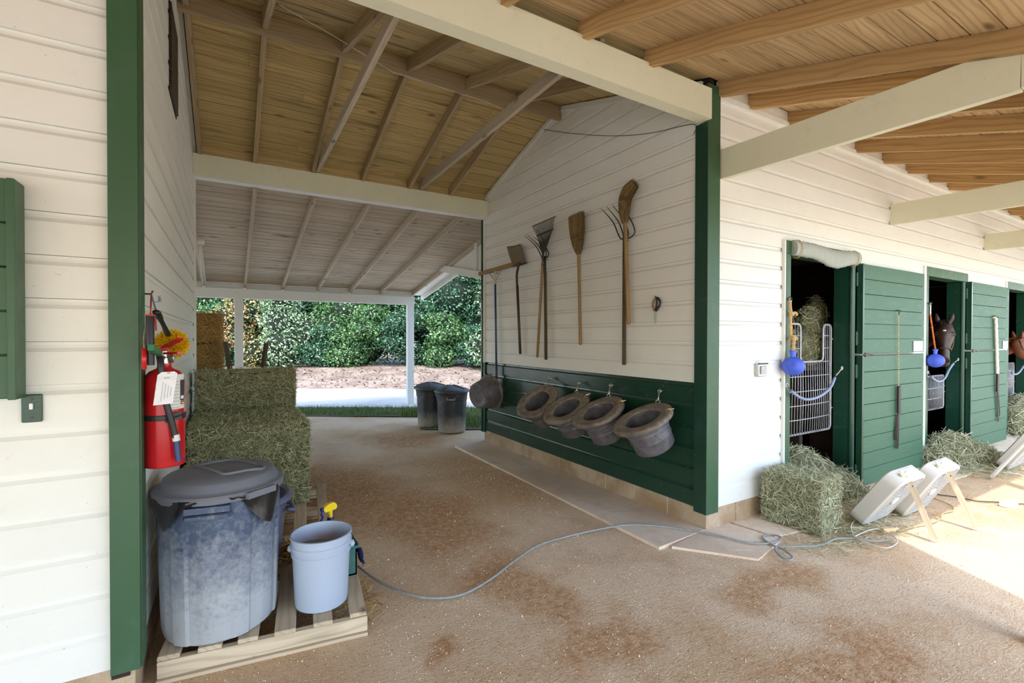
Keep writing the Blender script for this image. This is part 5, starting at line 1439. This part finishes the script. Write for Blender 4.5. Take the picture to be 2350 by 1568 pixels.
# wheelbarrow tipped up on its nose behind the stack
wb = V((.19, 6.85, 0))
t = thing('wheelbarrow', 'old wheelbarrow stood on end behind the hay, only its dark handles showing', 'wheelbarrow', wb)
h1, h2 = on(517, 785, 1, 6.75), on(611, 788, 1, 6.75)
for a_, b_ in ((h1, V((.12, 6.95, .28))), (h2, V((.26, 6.95, .28)))): beam('handle', a_, b_, .035, .045, M['handle_dk'], t)
mb = MB(); mb.lathe([(.10, -.04), (.17, -.045), (.19, -.02), (.19, .02), (.17, .045), (.10, .04)], 24, V((.19, 6.98, .195)), Matrix(((0, 0, 1), (1, 0, 0), (0, 1, 0)))); mb.build('wheel', M['black'], t, True)
mb = MB(); mb.prism([(-.10, 6.88, 1.02), (.48, 6.88, 1.02), (.36, 6.95, .42), (.02, 6.95, .42)], (0, .04, 0)); mb.prism([(-.04, 7.14, .95), (.42, 7.14, .95), (.34, 7.12, .50), (.04, 7.12, .50)], (0, .02, 0))
mb.prism([(-.10, 6.9, 1.02), (-.04, 7.16, .95), (.04, 7.14, .5), (.02, 6.97, .42)], (.006, 0, 0)); mb.prism([(.48, 6.9, 1.02), (.42, 7.16, .95), (.34, 7.14, .5), (.36, 6.97, .42)], (-.006, 0, 0)); mb.build('tray', M['metal_dk'], t)
mb = MB(); mb.tube([(.06, 6.98, .195), (.32, 6.98, .195)], .012, 8); mb.build('axle', M['metal_dk'], t)

# ------------------------------------------------------------------ the two far bins
def far_bin(c, label, rot):
    c = V(c); t = thing('trash_can', label, 'trash can', c, 'black lidded trash cans by the rear opening')
    def rb(th, i): return 1.012 if (1 <= i <= 4 and (th % (math.pi / 5)) < .22) else 1
    MB().lathe([(.20, 0), (.215, .01), (.222, .06), (.24, .52), (.25, .525), (.252, .56), (.262, .64), (.268, .655), (.262, .665), (.25, .66), (.2, .03)], 80, c, wob=rb).build('can_body', M['farcan'], t, 35)
    l = MB(); l.lathe([(.285, .645), (.292, .65), (.292, .672), (.282, .684), (.24, .705), (.12, .735), (.04, .752), (.0001, .756)], 48, c); l.build('lid', M['farlid'], t, 40)
    r = MB()
    for k in range(4):
        a = rot + k * math.pi / 2; d = V((math.cos(a), math.sin(a), 0)); r.tube([c + d * .02 + V((0, 0, .757)), c + d * .13 + V((0, 0, .736)), c + d * .25 + V((0, 0, .702))], .012, 6)
    r.build('lid_rib', M['farlid'], t, True)
    h = MB()
    for s in (-1, 1):
        a = rot + .6; d = V((math.cos(a), math.sin(a), 0)) * s; e = V((-d.y, d.x, 0)); p = c + d * .262
        h.tube([p + e * .06 + V((0, 0, .6)), p + d * .03 + e * .06 + V((0, 0, .55)), p + d * .03 - e * .06 + V((0, 0, .55)), p - e * .06 + V((0, 0, .6))], .009, 6)
    h.build('handle', M['steel'], t, True)
far_bin((3.14, 7.22, 0), 'black lidded trash can standing in front of its twin near the wall end', .5)
far_bin((3.02, 7.86, 0), 'black lidded trash can standing partly behind its twin near the wall end', 1.1)

# ------------------------------------------------------------------ hay by the stall doors
b_ = bale('hay_bale', 'pale green hay bale on the ground in front of the stall doorway', (4.11, 2.175, .014), (.40, .44, .40), .12, 'pale', 6500)
heap('hay_heap', 'loose pale hay heaped in the doorway behind the bale', 'hay', [((0, 0, .14), (.36, .24, .26)), ((.20, -.1, .08), (.36, .22, .18)), ((-.1, .06, .26), (.26, .2, .22)), ((.4, -.14, .02), (.25, .18, .09))], 5200, M['haypale'], (4.86, 2.50, .0), L=(.05, .2), w=.0042, spill=700)
heap('hay_heap', 'loose pale hay heaped at the foot of the dark bay horse\'s doorway', 'hay', [((0, 0, .08), (.46, .24, .28)), ((.30, -.1, .06), (.40, .24, .16)), ((-.3, .0, .06), (.3, .2, .2)), ((.5, -.25, .0), (.3, .2, .08))], 5200, M['haypale'], (7.75, 2.30, .0), L=(.06, .24), w=.0055, spill=900)
heap('hay_heap', 'loose pale hay heaped in the chestnut horse\'s doorway', 'hay', [((0, 0, .2), (.5, .22, .42)), ((.35, -.05, .1), (.4, .24, .3))], 3600, M['haypale'], (11.05, 2.42, .0), L=(.06, .24), w=.006, spill=300)
q = strand_quads(np.column_stack([RNG.normal(4.35, .42, 1300), RNG.normal(1.86, .13, 1300), RNG.uniform(.01, .022, 1300)]), RNG.normal(size=(1300, 3)) * [1, 1, .1], RNG.uniform(.03, .12, 1300), RNG.uniform(.002, .004, 1300))
lo = bpy.data.objects.new('loose_hay', np_mesh('loose_hay', q, M['haypale'])); COL.objects.link(lo); lo['kind'] = 'stuff'; lo['label'] = 'loose hay stems scattered in front of the pale bale'; lo['category'] = 'hay'

# ------------------------------------------------------------------ box fans propped on wooden legs
def fan(A, th, label, prop_foot, prop_u, logo=True, yaw=0.0):
    A = V(A); th = math.radians(th)
    ex = V((math.cos(yaw), math.sin(yaw), 0)); en = V((-math.sin(yaw), math.cos(yaw), 0))
    eh = -en * math.sin(th) + V((0, 0, math.cos(th))); et = en * math.cos(th) + V((0, 0, math.sin(th)))
    A = A + V((0, 0, .004))
    w, h, d = .50, .52, .125
    def P(u, v, k): return A + ex * u + eh * v + et * k
    t = thing('box_fan', label, 'fan', A + ex * w / 2)
    def loop(ins, r, m=6):
        pts = []
        for cx, cy, a0 in ((w - r - ins, r + ins, -90), (w - r - ins, h - r - ins, 0), (r + ins, h - r - ins, 90), (r + ins, r + ins, 180)):
            for q in range(m + 1):
                a = math.radians(a0 + 90 * q / m); pts.append((cx + r * math.cos(a), cy + r * math.sin(a)))
        return pts
    sh = MB(); rows = []
    for ins, r, k in ((.012, .075, .0), (.0, .085, .010), (.0, .085, d - .01), (.012, .075, d), (.03, .06, d), (.03, .06, .0)):
        rows.append([P(a, b, k) for a, b in loop(ins, r)])
    n = len(rows[0]); m = len(rows); vs = [p for r in rows for p in r]
    sh.add(vs, [(i * n + j, i * n + (j + 1) % n, ((i + 1) % m) * n + (j + 1) % n, ((i + 1) % m) * n + j) for i in range(m) for j in range(n)])
    sh.build('housing', M['fan'], t, 40)
    for k, nm in ((.004, 'rear_grille'), (d - .004, 'front_grille')):
        g = MB()
        for i in range(22):
            v = .035 + (h - .07) * i / 21
            g.bar(P(.032, v, k), P(w - .032, v, k), .006, .004, et)
        for u in (.032 + .048 * q for q in range(10)):
            if u < w - .03: g.bar(P(u, .034, k + .003), P(u, h - .034, k + .003), .0035, .0035, et)
        for q in range(1, 4):
            rr = .055 * q + .01
            g.tube([P(w / 2 + rr * math.cos(a), h / 2 + rr * math.sin(a), k) for a in [2 * math.pi * s / 28 for s in range(28)]], .0022, 4, closed=True)
        g.build(nm, M['fan'], t)
    bd = MB(); bd.prism([P(w / 2 + .05 * math.cos(a), h / 2 + .035 * math.sin(a), -.004) for a in [2 * math.pi * s / 20 for s in range(20)]], et * .008); bd.build('badge', M['trimwhite'], t)
    bl = MB()
    for s in range(5):
        a = 2 * math.pi * s / 5
        pts = [P(w / 2 + rr * math.cos(a + da), h / 2 + rr * math.sin(a + da), .055 + dz) for rr, da, dz in ((.04, -.3, .02), (.20, -.34, .03), (.205, .25, -.02), (.04, .4, -.012))]
        bl.add(pts, [(0, 1, 2, 3)])
    bl.tube([P(w / 2, h / 2, .02), P(w / 2, h / 2, .11)], .045, 14); bl.build('blades', M['metal_dk'], t)
    hd = MB(); c = h + .001
    hd.tube([P(w * .36, c, d / 2), P(w * .37, c + .022, d / 2), P(w * .62, c + .022, d / 2), P(w * .63, c, d / 2)], .008, 8); hd.prism([P(w * .30, c, .03), P(w * .69, c, .03), P(w * .69, c, d - .03), P(w * .30, c, d - .03)], eh * .005); hd.build('carry_handle', M['trimwhite'], t)
    kn = MB(); kn.prism([P(w * .20 + .026 * math.cos(a), c, d * .45 + .018 * math.sin(a)) for a in [2 * math.pi * s / 14 for s in range(14)]], eh * .018); kn.build('knob', m_plain('cream_knob_%d' % random.randrange(9999), (.62, .56, .38, 1), .5), t, 40)
    if prop_foot is not None:
        pf = V(prop_foot) + V((0, 0, .018)); top = P(prop_u, h - .03, -.018)
        beam('prop_leg', top + (top - pf).normalized() * .02, pf, .018, .042, M['pallet'], t)
        sc_ = MB(); sc_.tube([P(prop_u, h - .03, -.035), P(prop_u, h - .03, .01)], .007, 8); sc_.build('bolt', M['metal_dk'], t)
    return t
fan((4.40, 1.865, 0), 33, 'dusty white box fan propped on a wooden leg beside the pale hay bale', gz(2145, 1243), .15)
fan((4.93, 1.782, 0), 30, 'dusty white box fan propped on a wooden leg, badge on its grille', gz(2240, 1217), .17)
fan((7.72, 1.80, 0), 31, 'dusty white box fan standing near the second green door', None, .2)
t = thing('leaning_board', 'wide pale plank leaning against the farthest box fan', 'board', gz(2276, 1098))
a_ = gz(2276, 1099); beam('plank', a_ + V((0, 0, .02)), a_ + V((.08, -.34, .62)), .135, .024, M['fan'], t, up=(0, .8, .5), ch=.004)

# ------------------------------------------------------------------ cords on the ground
def gp_(pts, z=.012): return spline([gz(a, b, z) for a, b in pts], 6)
t = thing('extension_cord', 'long blue-grey extension cord snaking from the pallet to the fans', 'cord', gz(1000, 1373))
pts = gp_([(822, 1300), (868, 1334), (938, 1364), (1000, 1373), (1062, 1364), (1125, 1330), (1180, 1288), (1235, 1252), (1300, 1232), (1380, 1214), (1442, 1205), (1500, 1207), (1560, 1214), (1640, 1228), (1715, 1246), (1768, 1247), (1792, 1238), (1785, 1230), (1762, 1227), (1750, 1234), (1770, 1250), (1800, 1263), (1818, 1278), (1813, 1286), (1795, 1280), (1780, 1264), (1785, 1256), (1830, 1255), (1885, 1251), (1915, 1238), (1950, 1236), (2000, 1242), (2050, 1240)], .02)
MB().tube(pts, .0075, 8).build('cable', M['cord'], t, True)
t = thing('fan_cord', 'dusty white fan cord looped beside the propped fans', 'cord', gz(2020, 1215))
pts = gp_([(1995, 1198), (1985, 1183), (1993, 1205), (1988, 1180), (1960, 1196), (1953, 1214), (1965, 1234), (2000, 1250), (2035, 1258), (2058, 1247), (2055, 1235), (2040, 1225), (2020, 1215), (1995, 1217), (1960, 1232)], .03)
MB().tube(pts, .0042, 6).build('cable', M['whitecord'], t, True)
p = gz(2038, 1215, .03); m = MB(); m.bar(p + V((-.06, .02, 0)), p + V((.05, -.02, 0)), .035, .03); m.tube([p + V((.05, -.02, 0)), p + V((.11, -.02, -.01))], .012, 8); m.build('plug', m_plain('yellowed_plug', (.55, .42, .24, 1), .5), t)
t = thing('twisted_cord', 'thin dark and white twisted cord running to a white plug in the sun', 'cord', gz(2200, 1150))
MB().tube(gp_([(2064, 1219), (2100, 1208), (2140, 1200), (2157, 1190), (2165, 1178), (2188, 1172), (2185, 1162), (2160, 1150), (2140, 1142)], .012), .005, 6).build('cable', M['rope'], t, True)
MB().tube(gp_([(2150, 1135), (2200, 1142), (2240, 1150), (2290, 1153), (2330, 1156), (2360, 1158)], .012), .005, 6).build('cable', M['metal_dk'], t, True)
p = gz(2318, 1155, .02); m = MB(); m.bar(p + V((-.12, .02, 0)), p + V((.12, -.02, 0)), .05, .035); m.build('plug', M['paper'], t)

# ------------------------------------------------------------------ horses
def horse(label, poll, f, bd, coat, pts_mat, star, tilt=1.0):
    poll = V(poll); f = V(f).normalized(); bd = V(bd).normalized(); up = V((0, 0, 1)); rt = f.cross(up).normalized()
    t = thing('horse', label, 'horse', V((poll.x, poll.y, 0)) + bd * 1.3)
    mb = MB()
    def loft(rings, n=20):
        vs = []
        for c, sx, w, sy, d in rings:
            for j in range(n):
                a = 2 * math.pi * j / n; vs.append(c + sx * (w * math.cos(a)) + sy * (d * math.sin(a)))
        k = len(rings)
        mb.add(vs, [(i * n + j, i * n + (j + 1) % n, (i + 1) * n + (j + 1) % n, (i + 1) * n + j) for i in range(k - 1) for j in range(n)] + [tuple(range(n - 1, -1, -1)), tuple((k - 1) * n + j for j in range(n))])
    ha = (f * .42 * tilt - up).normalized(); hn = (f + up * .42 * tilt).normalized()      # along the face, out of the forehead
    def H(s, o=0.0, x=0.0): return poll + ha * s + hn * o + rt * x
    R = [(-.03, -.05, .05, .06), (.03, -.045, .085, .10), (.10, -.045, .105, .125), (.17, -.05, .112, .135), (.23, -.052, .098, .13), (.30, -.045, .075, .105), (.38, -.035, .058, .078), (.46, -.03, .056, .070), (.53, -.03, .062, .068), (.575, -.035, .055, .058), (.60, -.04, .03, .035)]
    loft([(H(s, o), rt, w, hn, d) for s, o, w, d in R])
    for sg in (-1, 1):
        mb.ball(H(.165, .03, sg * .088), (.026, .026, .026), 12, 8)                     # brow
        mb.ball(H(.535, .02, sg * .035), (.026, .03, .03), 12, 8)                       # nostril flare
        e0 = H(-.02, -.02, sg * .062); e1 = e0 + up * .15 + rt * sg * .03 - hn * .01
        mb.tube([e0, e0.lerp(e1, .35), e0.lerp(e1, .7), e1], [.03, .034, .024, .004], 12, flat=.6, upv=f)
    wz = 1.42
    wth = V((poll.x, poll.y, 0)) + bd * .72
    nk0 = H(.08, -.09); nk1 = V((poll.x, poll.y, 0)) * .5 + V((wth.x, wth.y, 0)) * .5 - f * .06
    bs = bd.cross(up).normalized()
    d1 = (bd * .8 - up * .6).normalized(); n1 = (bd * .6 + up * .8).normalized()
    loft([(H(.05, -.05), rt, .07, hn, .09), (nk0.lerp(V((nk1.x, nk1.y, poll.z - .16)), .45), (rt + bs * 1).normalized() if (rt + bs).length > .3 else bs, .085, n1, .15), (V((nk1.x, nk1.y, poll.z - .22)), bs, .10, n1, .19), (wth + up * (wz - .32), bs, .17, n1, .30), (wth + bd * .2 + up * (wz - .42), bs, .22, n1, .34)])
    loft([(wth - bd * .06 + up * (wz - .45), bs, .16, up, .26), (wth + bd * .15 + up * (wz - .38), bs, .25, up, .36), (wth + bd * .5 + up * (wz - .40), bs, .29, up, .36), (wth + bd * .9 + up * (wz - .37), bs, .29, up, .34), (wth + bd * 1.2 + up * (wz - .32), bs, .27, up, .33), (wth + bd * 1.42 + up * (wz - .36), bs, .15, up, .22)], 24)
    for s, hind in ((.08, 0), (1.2, 1)):
        for sg in (-1, 1):
            b = wth + bd * s + bs * sg * .17
            if hind: P = [(0, .95, .17), (-.06, .72, .12), (.06, .52, .07), (.02, .30, .045), (.0, .12, .05), (-.04, .0, .055)]
            else: P = [(0, .95, .13), (.02, .72, .09), (.0, .48, .055), (.0, .28, .042), (0, .12, .048), (-.04, .0, .055)]
            mb.tube([b + bd * dx + up * (z + .012) for dx, z, r in P], [r for _, _, r in P], 12)
    ob = mb.build('body', coat, t, True)
    rm_ = ob.modifiers.new('join', 'REMESH'); rm_.mode = 'VOXEL'; rm_.voxel_size = .013; rm_.use_smooth_shade = True
    s_ = ob.modifiers.new('smooth', 'SMOOTH'); s_.factor = .6; s_.iterations = 6
    for sg in (-1, 1):
        MB().ball(H(.17, .022, sg * .101), (.017, .017, .017), 12, 8).build('eye', M['eye'], t, True)
        MB().ball(H(.545, .034, sg * .047), (.012, .012, .014), 10, 6).build('nostril', M['eye'], t, True)
    fl = MB()
    for k in range(26):
        x = random.uniform(-.05, .05); fl.tube(spline([H(-.05, .0, x * .6), H(.0, .070, x * .8), H(.02 + random.uniform(0, .05), .088, x)], 3), [.006, .006, .006, .005, .004, .003, .0015], 5)
    fl.build('forelock', pts_mat, t)
    mn = MB()
    for k in range(60):
        s = k / 59; b = H(-.02, -.09).lerp(wth + up * wz, s) - (bd * 0) + up * .02
        mn.tube([b + up * .03, b + bs * .05 + up * .01, b + bs * (.10 + random.uniform(0, .03)) - up * (.12 + random.uniform(0, .06))], .008, 5)
    mn.build('mane', pts_mat, t)
    if star: MB().ball(H(.13, .076), (.022, .012, .014), 10, 6, Matrix((rt, hn, ha)).transposed()).build('star', M['star'], t, True)
    ht_ = MB()
    def band(s, o, w, d, r): ht_.tube([H(s, o) + rt * (w * math.cos(a)) + hn * (d * math.sin(a)) for a in [2 * math.pi * q / 26 for q in range(26)]], r, 6, closed=True, flat=1.0)
    band(.365, -.037, .071, .092, .0085)
    for sg in (-1, 1):
        ht_.tube([H(.365, -.04, sg * .07), H(.28, -.08, sg * .09), H(.10, -.12, sg * .105), H(-.02, -.06, sg * .07)], .008, 6)
        ht_.tube(arc(H(.365, -.04, sg * .072), .018, 0, 6.28, 10, ha, hn), .004, 6)
    ht_.build('halter', M['halter'], t, True)
horse('dark bay horse with a white star looking out over its stall gate', on(2167, 742, 1, 2.56), (-.95, -.31, 0), (.30, .95, 0), M['horse_bay'], M['mane'], True, .75)
horse('chestnut horse at the far stall doorway, neck and cheek showing', on(2340, 778, 1, 2.45), (.80, -.60, 0), (.05, .99, 0), M['horse_chestnut'], M['horse_chestnut'], False, 1.6)

# ------------------------------------------------------------------ grass and hedge
def blades(n, us, ds, hmin, hmax, reject=None):
    u, d = RNG.uniform(*us, n), RNG.uniform(*ds, n)
    b = np.outer(u, np.array(RT2)) + np.outer(d, np.array(FW2)); b[:, 2] = .0
    h = RNG.uniform(hmin, hmax, n); a = RNG.uniform(0, 6.28, n); w = .005
    s = np.column_stack([np.cos(a), np.sin(a), np.zeros(n)]) * w
    tip = b + np.column_stack([RNG.normal(0, .03, n), RNG.normal(0, .03, n), h])
    return np.stack([b - s, b + s, tip], 1)
gq = np.concatenate([blades(15000, (-9.5, 3), (9.3, 10.35), .03, .10), blades(6000, (-1.5, 1.2), (8.05, 9.3), .03, .10), blades(700, (-2.2, -1.7), (9.2, 9.8), .08, .2)])
go = bpy.data.objects.new('grass', np_mesh('grass', gq, M['grass'])); COL.objects.link(go); go['kind'] = 'stuff'; go['label'] = 'short green grass along the verge behind the barn'; go['category'] = 'grass'

def leaves(c, r, n, size, flat=.35):
    """leaf diamonds over the outer shell of an ellipsoid lobe"""
    nr = unit(RNG.normal(size=(n, 3))); rad = RNG.uniform(.62, 1.08, n)[:, None]
    p = np.array(c) + nr * np.array(r) * rad
    nd = unit(nr * .7 + RNG.normal(size=(n, 3)) * .6 + np.array([0, 0, .35]))
    d = unit(np.cross(nd, RNG.normal(size=(n, 3)))); s = np.cross(nd, d)
    L = RNG.uniform(.6, 1.35, n)[:, None] * size; W_ = L * .55
    return np.stack([p - d * L * .5, p + s * W_ * .5 + d * L * .05, p + d * L * .5, p - s * W_ * .5 + d * L * .05], 1)
def shrub(name, label, u, d, z0, hgt, wid, dep, mat, n, size=.13, lobes=9, group='leafy shrubs of the hedge across the track', cat='shrub', trunk=True):
    base = ud(u, d, z0); t = thing(name, label, cat, base, group)
    rg = random.Random(int(u * 100) + int(d * 37) + 5); ls = []
    for k in range(lobes):
        s = (k + .5) / lobes
        cz = hgt * (.10 + .84 * s); sp = wid * .34 * (1 - .35 * s)
        o = RT2 * rg.uniform(-sp, sp) + FW2 * rg.uniform(-dep * .25, dep * .1) + V((0, 0, cz))
        ls.append((o, (wid * rg.uniform(.30, .42), dep * rg.uniform(.3, .42), hgt * rg.uniform(.14, .22))))
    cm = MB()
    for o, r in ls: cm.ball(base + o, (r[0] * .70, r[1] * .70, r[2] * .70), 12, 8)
    cm.build('light_block_core', M['core'], t, True)
    tot = sum(r[0] * r[2] for _, r in ls)
    add_np('foliage', np_mesh('foliage', np.concatenate([leaves(o, r, max(40, int(n * r[0] * r[2] / tot)), size) for o, r in ls]), mat), t)
    if trunk:
        tk = MB()
        for k in range(3):
            a = base + RT2 * (k - 1) * .25; tk.tube(spline([a, a + V((0, 0, hgt * .3)) + RT2 * rg.uniform(-.2, .2), a + V((0, 0, hgt * .7)) + RT2 * rg.uniform(-.5, .5)], 4), [.06] * 5 + [.045] * 2 + [.03] * 2, 7)
        tk.build('stem', M['trunk'], t, True)
HG = 'dense green leafy shrub in the tall hedge across the track'
for k in range(12):
    u = -17.5 + 1.95 * k
    shrub('hedge_shrub', HG, u + random.uniform(-.3, .3), 20.0 + random.uniform(-.4, .6), .45, random.uniform(6.4, 7.4), 3.3, 3.0, M['leaf_deep' if k % 3 else 'leaf_green'], 30000, .115, 14)
LG = 'low green bush at the foot of the hedge across the track'
for k in range(13):
    u = -16.6 + 1.55 * k
    shrub('low_bush', LG, u + random.uniform(-.3, .3), 18.35 + random.uniform(-.2, .25), .40, random.uniform(1.5, 2.5), 2.1, 1.6, M['leaf_green' if k % 2 else 'leaf_deep'], 7500, .095, 6, 'low bushes at the foot of the hedge', 'bush', False)
shrub('pale_tree', 'pale grey-green leafed tree overhanging the hedge by the wall end', -.2, 18.2, .40, 5.2, 2.6, 2.0, M['leaf_pale'], 12000, .115, 8, None, 'tree')
shrub('browning_tree', 'browning leafed tree in the hedge beyond the straw bales', -10.2, 18.0, .40, 3.9, 1.9, 1.5, M['leaf_brown'], 8000, .105, 8, None, 'tree')
shrub('pale_tree', 'pale leafed sapling in the hedge beyond the wheelbarrow handles', -8.6, 17.9, .40, 3.6, 2.2, 1.3, M['leaf_pale'], 8000, .10, 8, None, 'tree')
q = np.stack([np.zeros((2600, 3))] * 4, 1)
n = 2600; cu, cd = RNG.uniform(-16, 4, n), RNG.uniform(14.2, 17.8, n)
cz = .45 * (cd - 14.1) / 4.4 + .02
c = np.outer(cu, np.array(RT2)) + np.outer(cd, np.array(FW2)); c[:, 2] = cz
nd = unit(RNG.normal(size=(n, 3)) * .4 + np.array([0, 0, 1])); d = unit(np.cross(nd, RNG.normal(size=(n, 3)))); s = np.cross(nd, d); L = RNG.uniform(.05, .13, n)[:, None]
lq = np.stack([c - d * L * .5, c + s * L * .28, c + d * L * .5, c - s * L * .28], 1)
lo = bpy.data.objects.new('fallen_leaves', np_mesh('fallen_leaves', lq, M['dryleaf'])); COL.objects.link(lo); lo['kind'] = 'stuff'; lo['label'] = 'dry fallen leaves littering the bank below the hedge'; lo['category'] = 'leaves'

# ------------------------------------------------------------------ pieces of a part hang under that part
SUB = {'lid_tab': 'lid', 'lid_grip_rim': 'lid', 'lid_rib': 'lid', 'tag_print': 'inspection_tag', 'label_print': 'label_sheet', 'label_band': 'label_sheet', 'label_mark': 'label_sheet',
       'label_lines': 'label_sheet', 'label_icon': 'label_sheet', 'nozzle_ring': 'nozzle', 'gauge': 'valve', 'lever': 'valve', 'badge': 'rear_grille', 'knob': 'housing', 'carry_handle': 'housing',
       'bolt': 'prop_leg', 'printed_lines': 'sheet', 'toggle': 'plate', 'screw': 'plate', 'cover': 'box', 'hood': 'box', 'bail_wire': 'bucket_body', 'bail_ear': 'bucket_body', 'stitching': 'broom_head',
       'trigger': 'spray_head', 'collar': 'bottle', 'grip': 'ball', 'tie_cord': 'rolled_canvas', 'tooth': 'rake_head', 'brace': 'rake_head', 'cross_bar': 'tines', 'cord_tassel': 'cord', 'axle': 'wheel', 'rim': 'tray'}
def plain(o): return o.name.split('.')[0]
for th in [o for o in SC.objects if o.parent is None and 'category' in o.keys()]:
    kids = list(th.children)
    for ch in kids:
        want = SUB.get(plain(ch))
        host = next((k for k in kids if plain(k) == want), None) if want else None
        if host is not None:
            ch.parent = host
            ch.matrix_parent_inverse = host.matrix_basis.inverted()
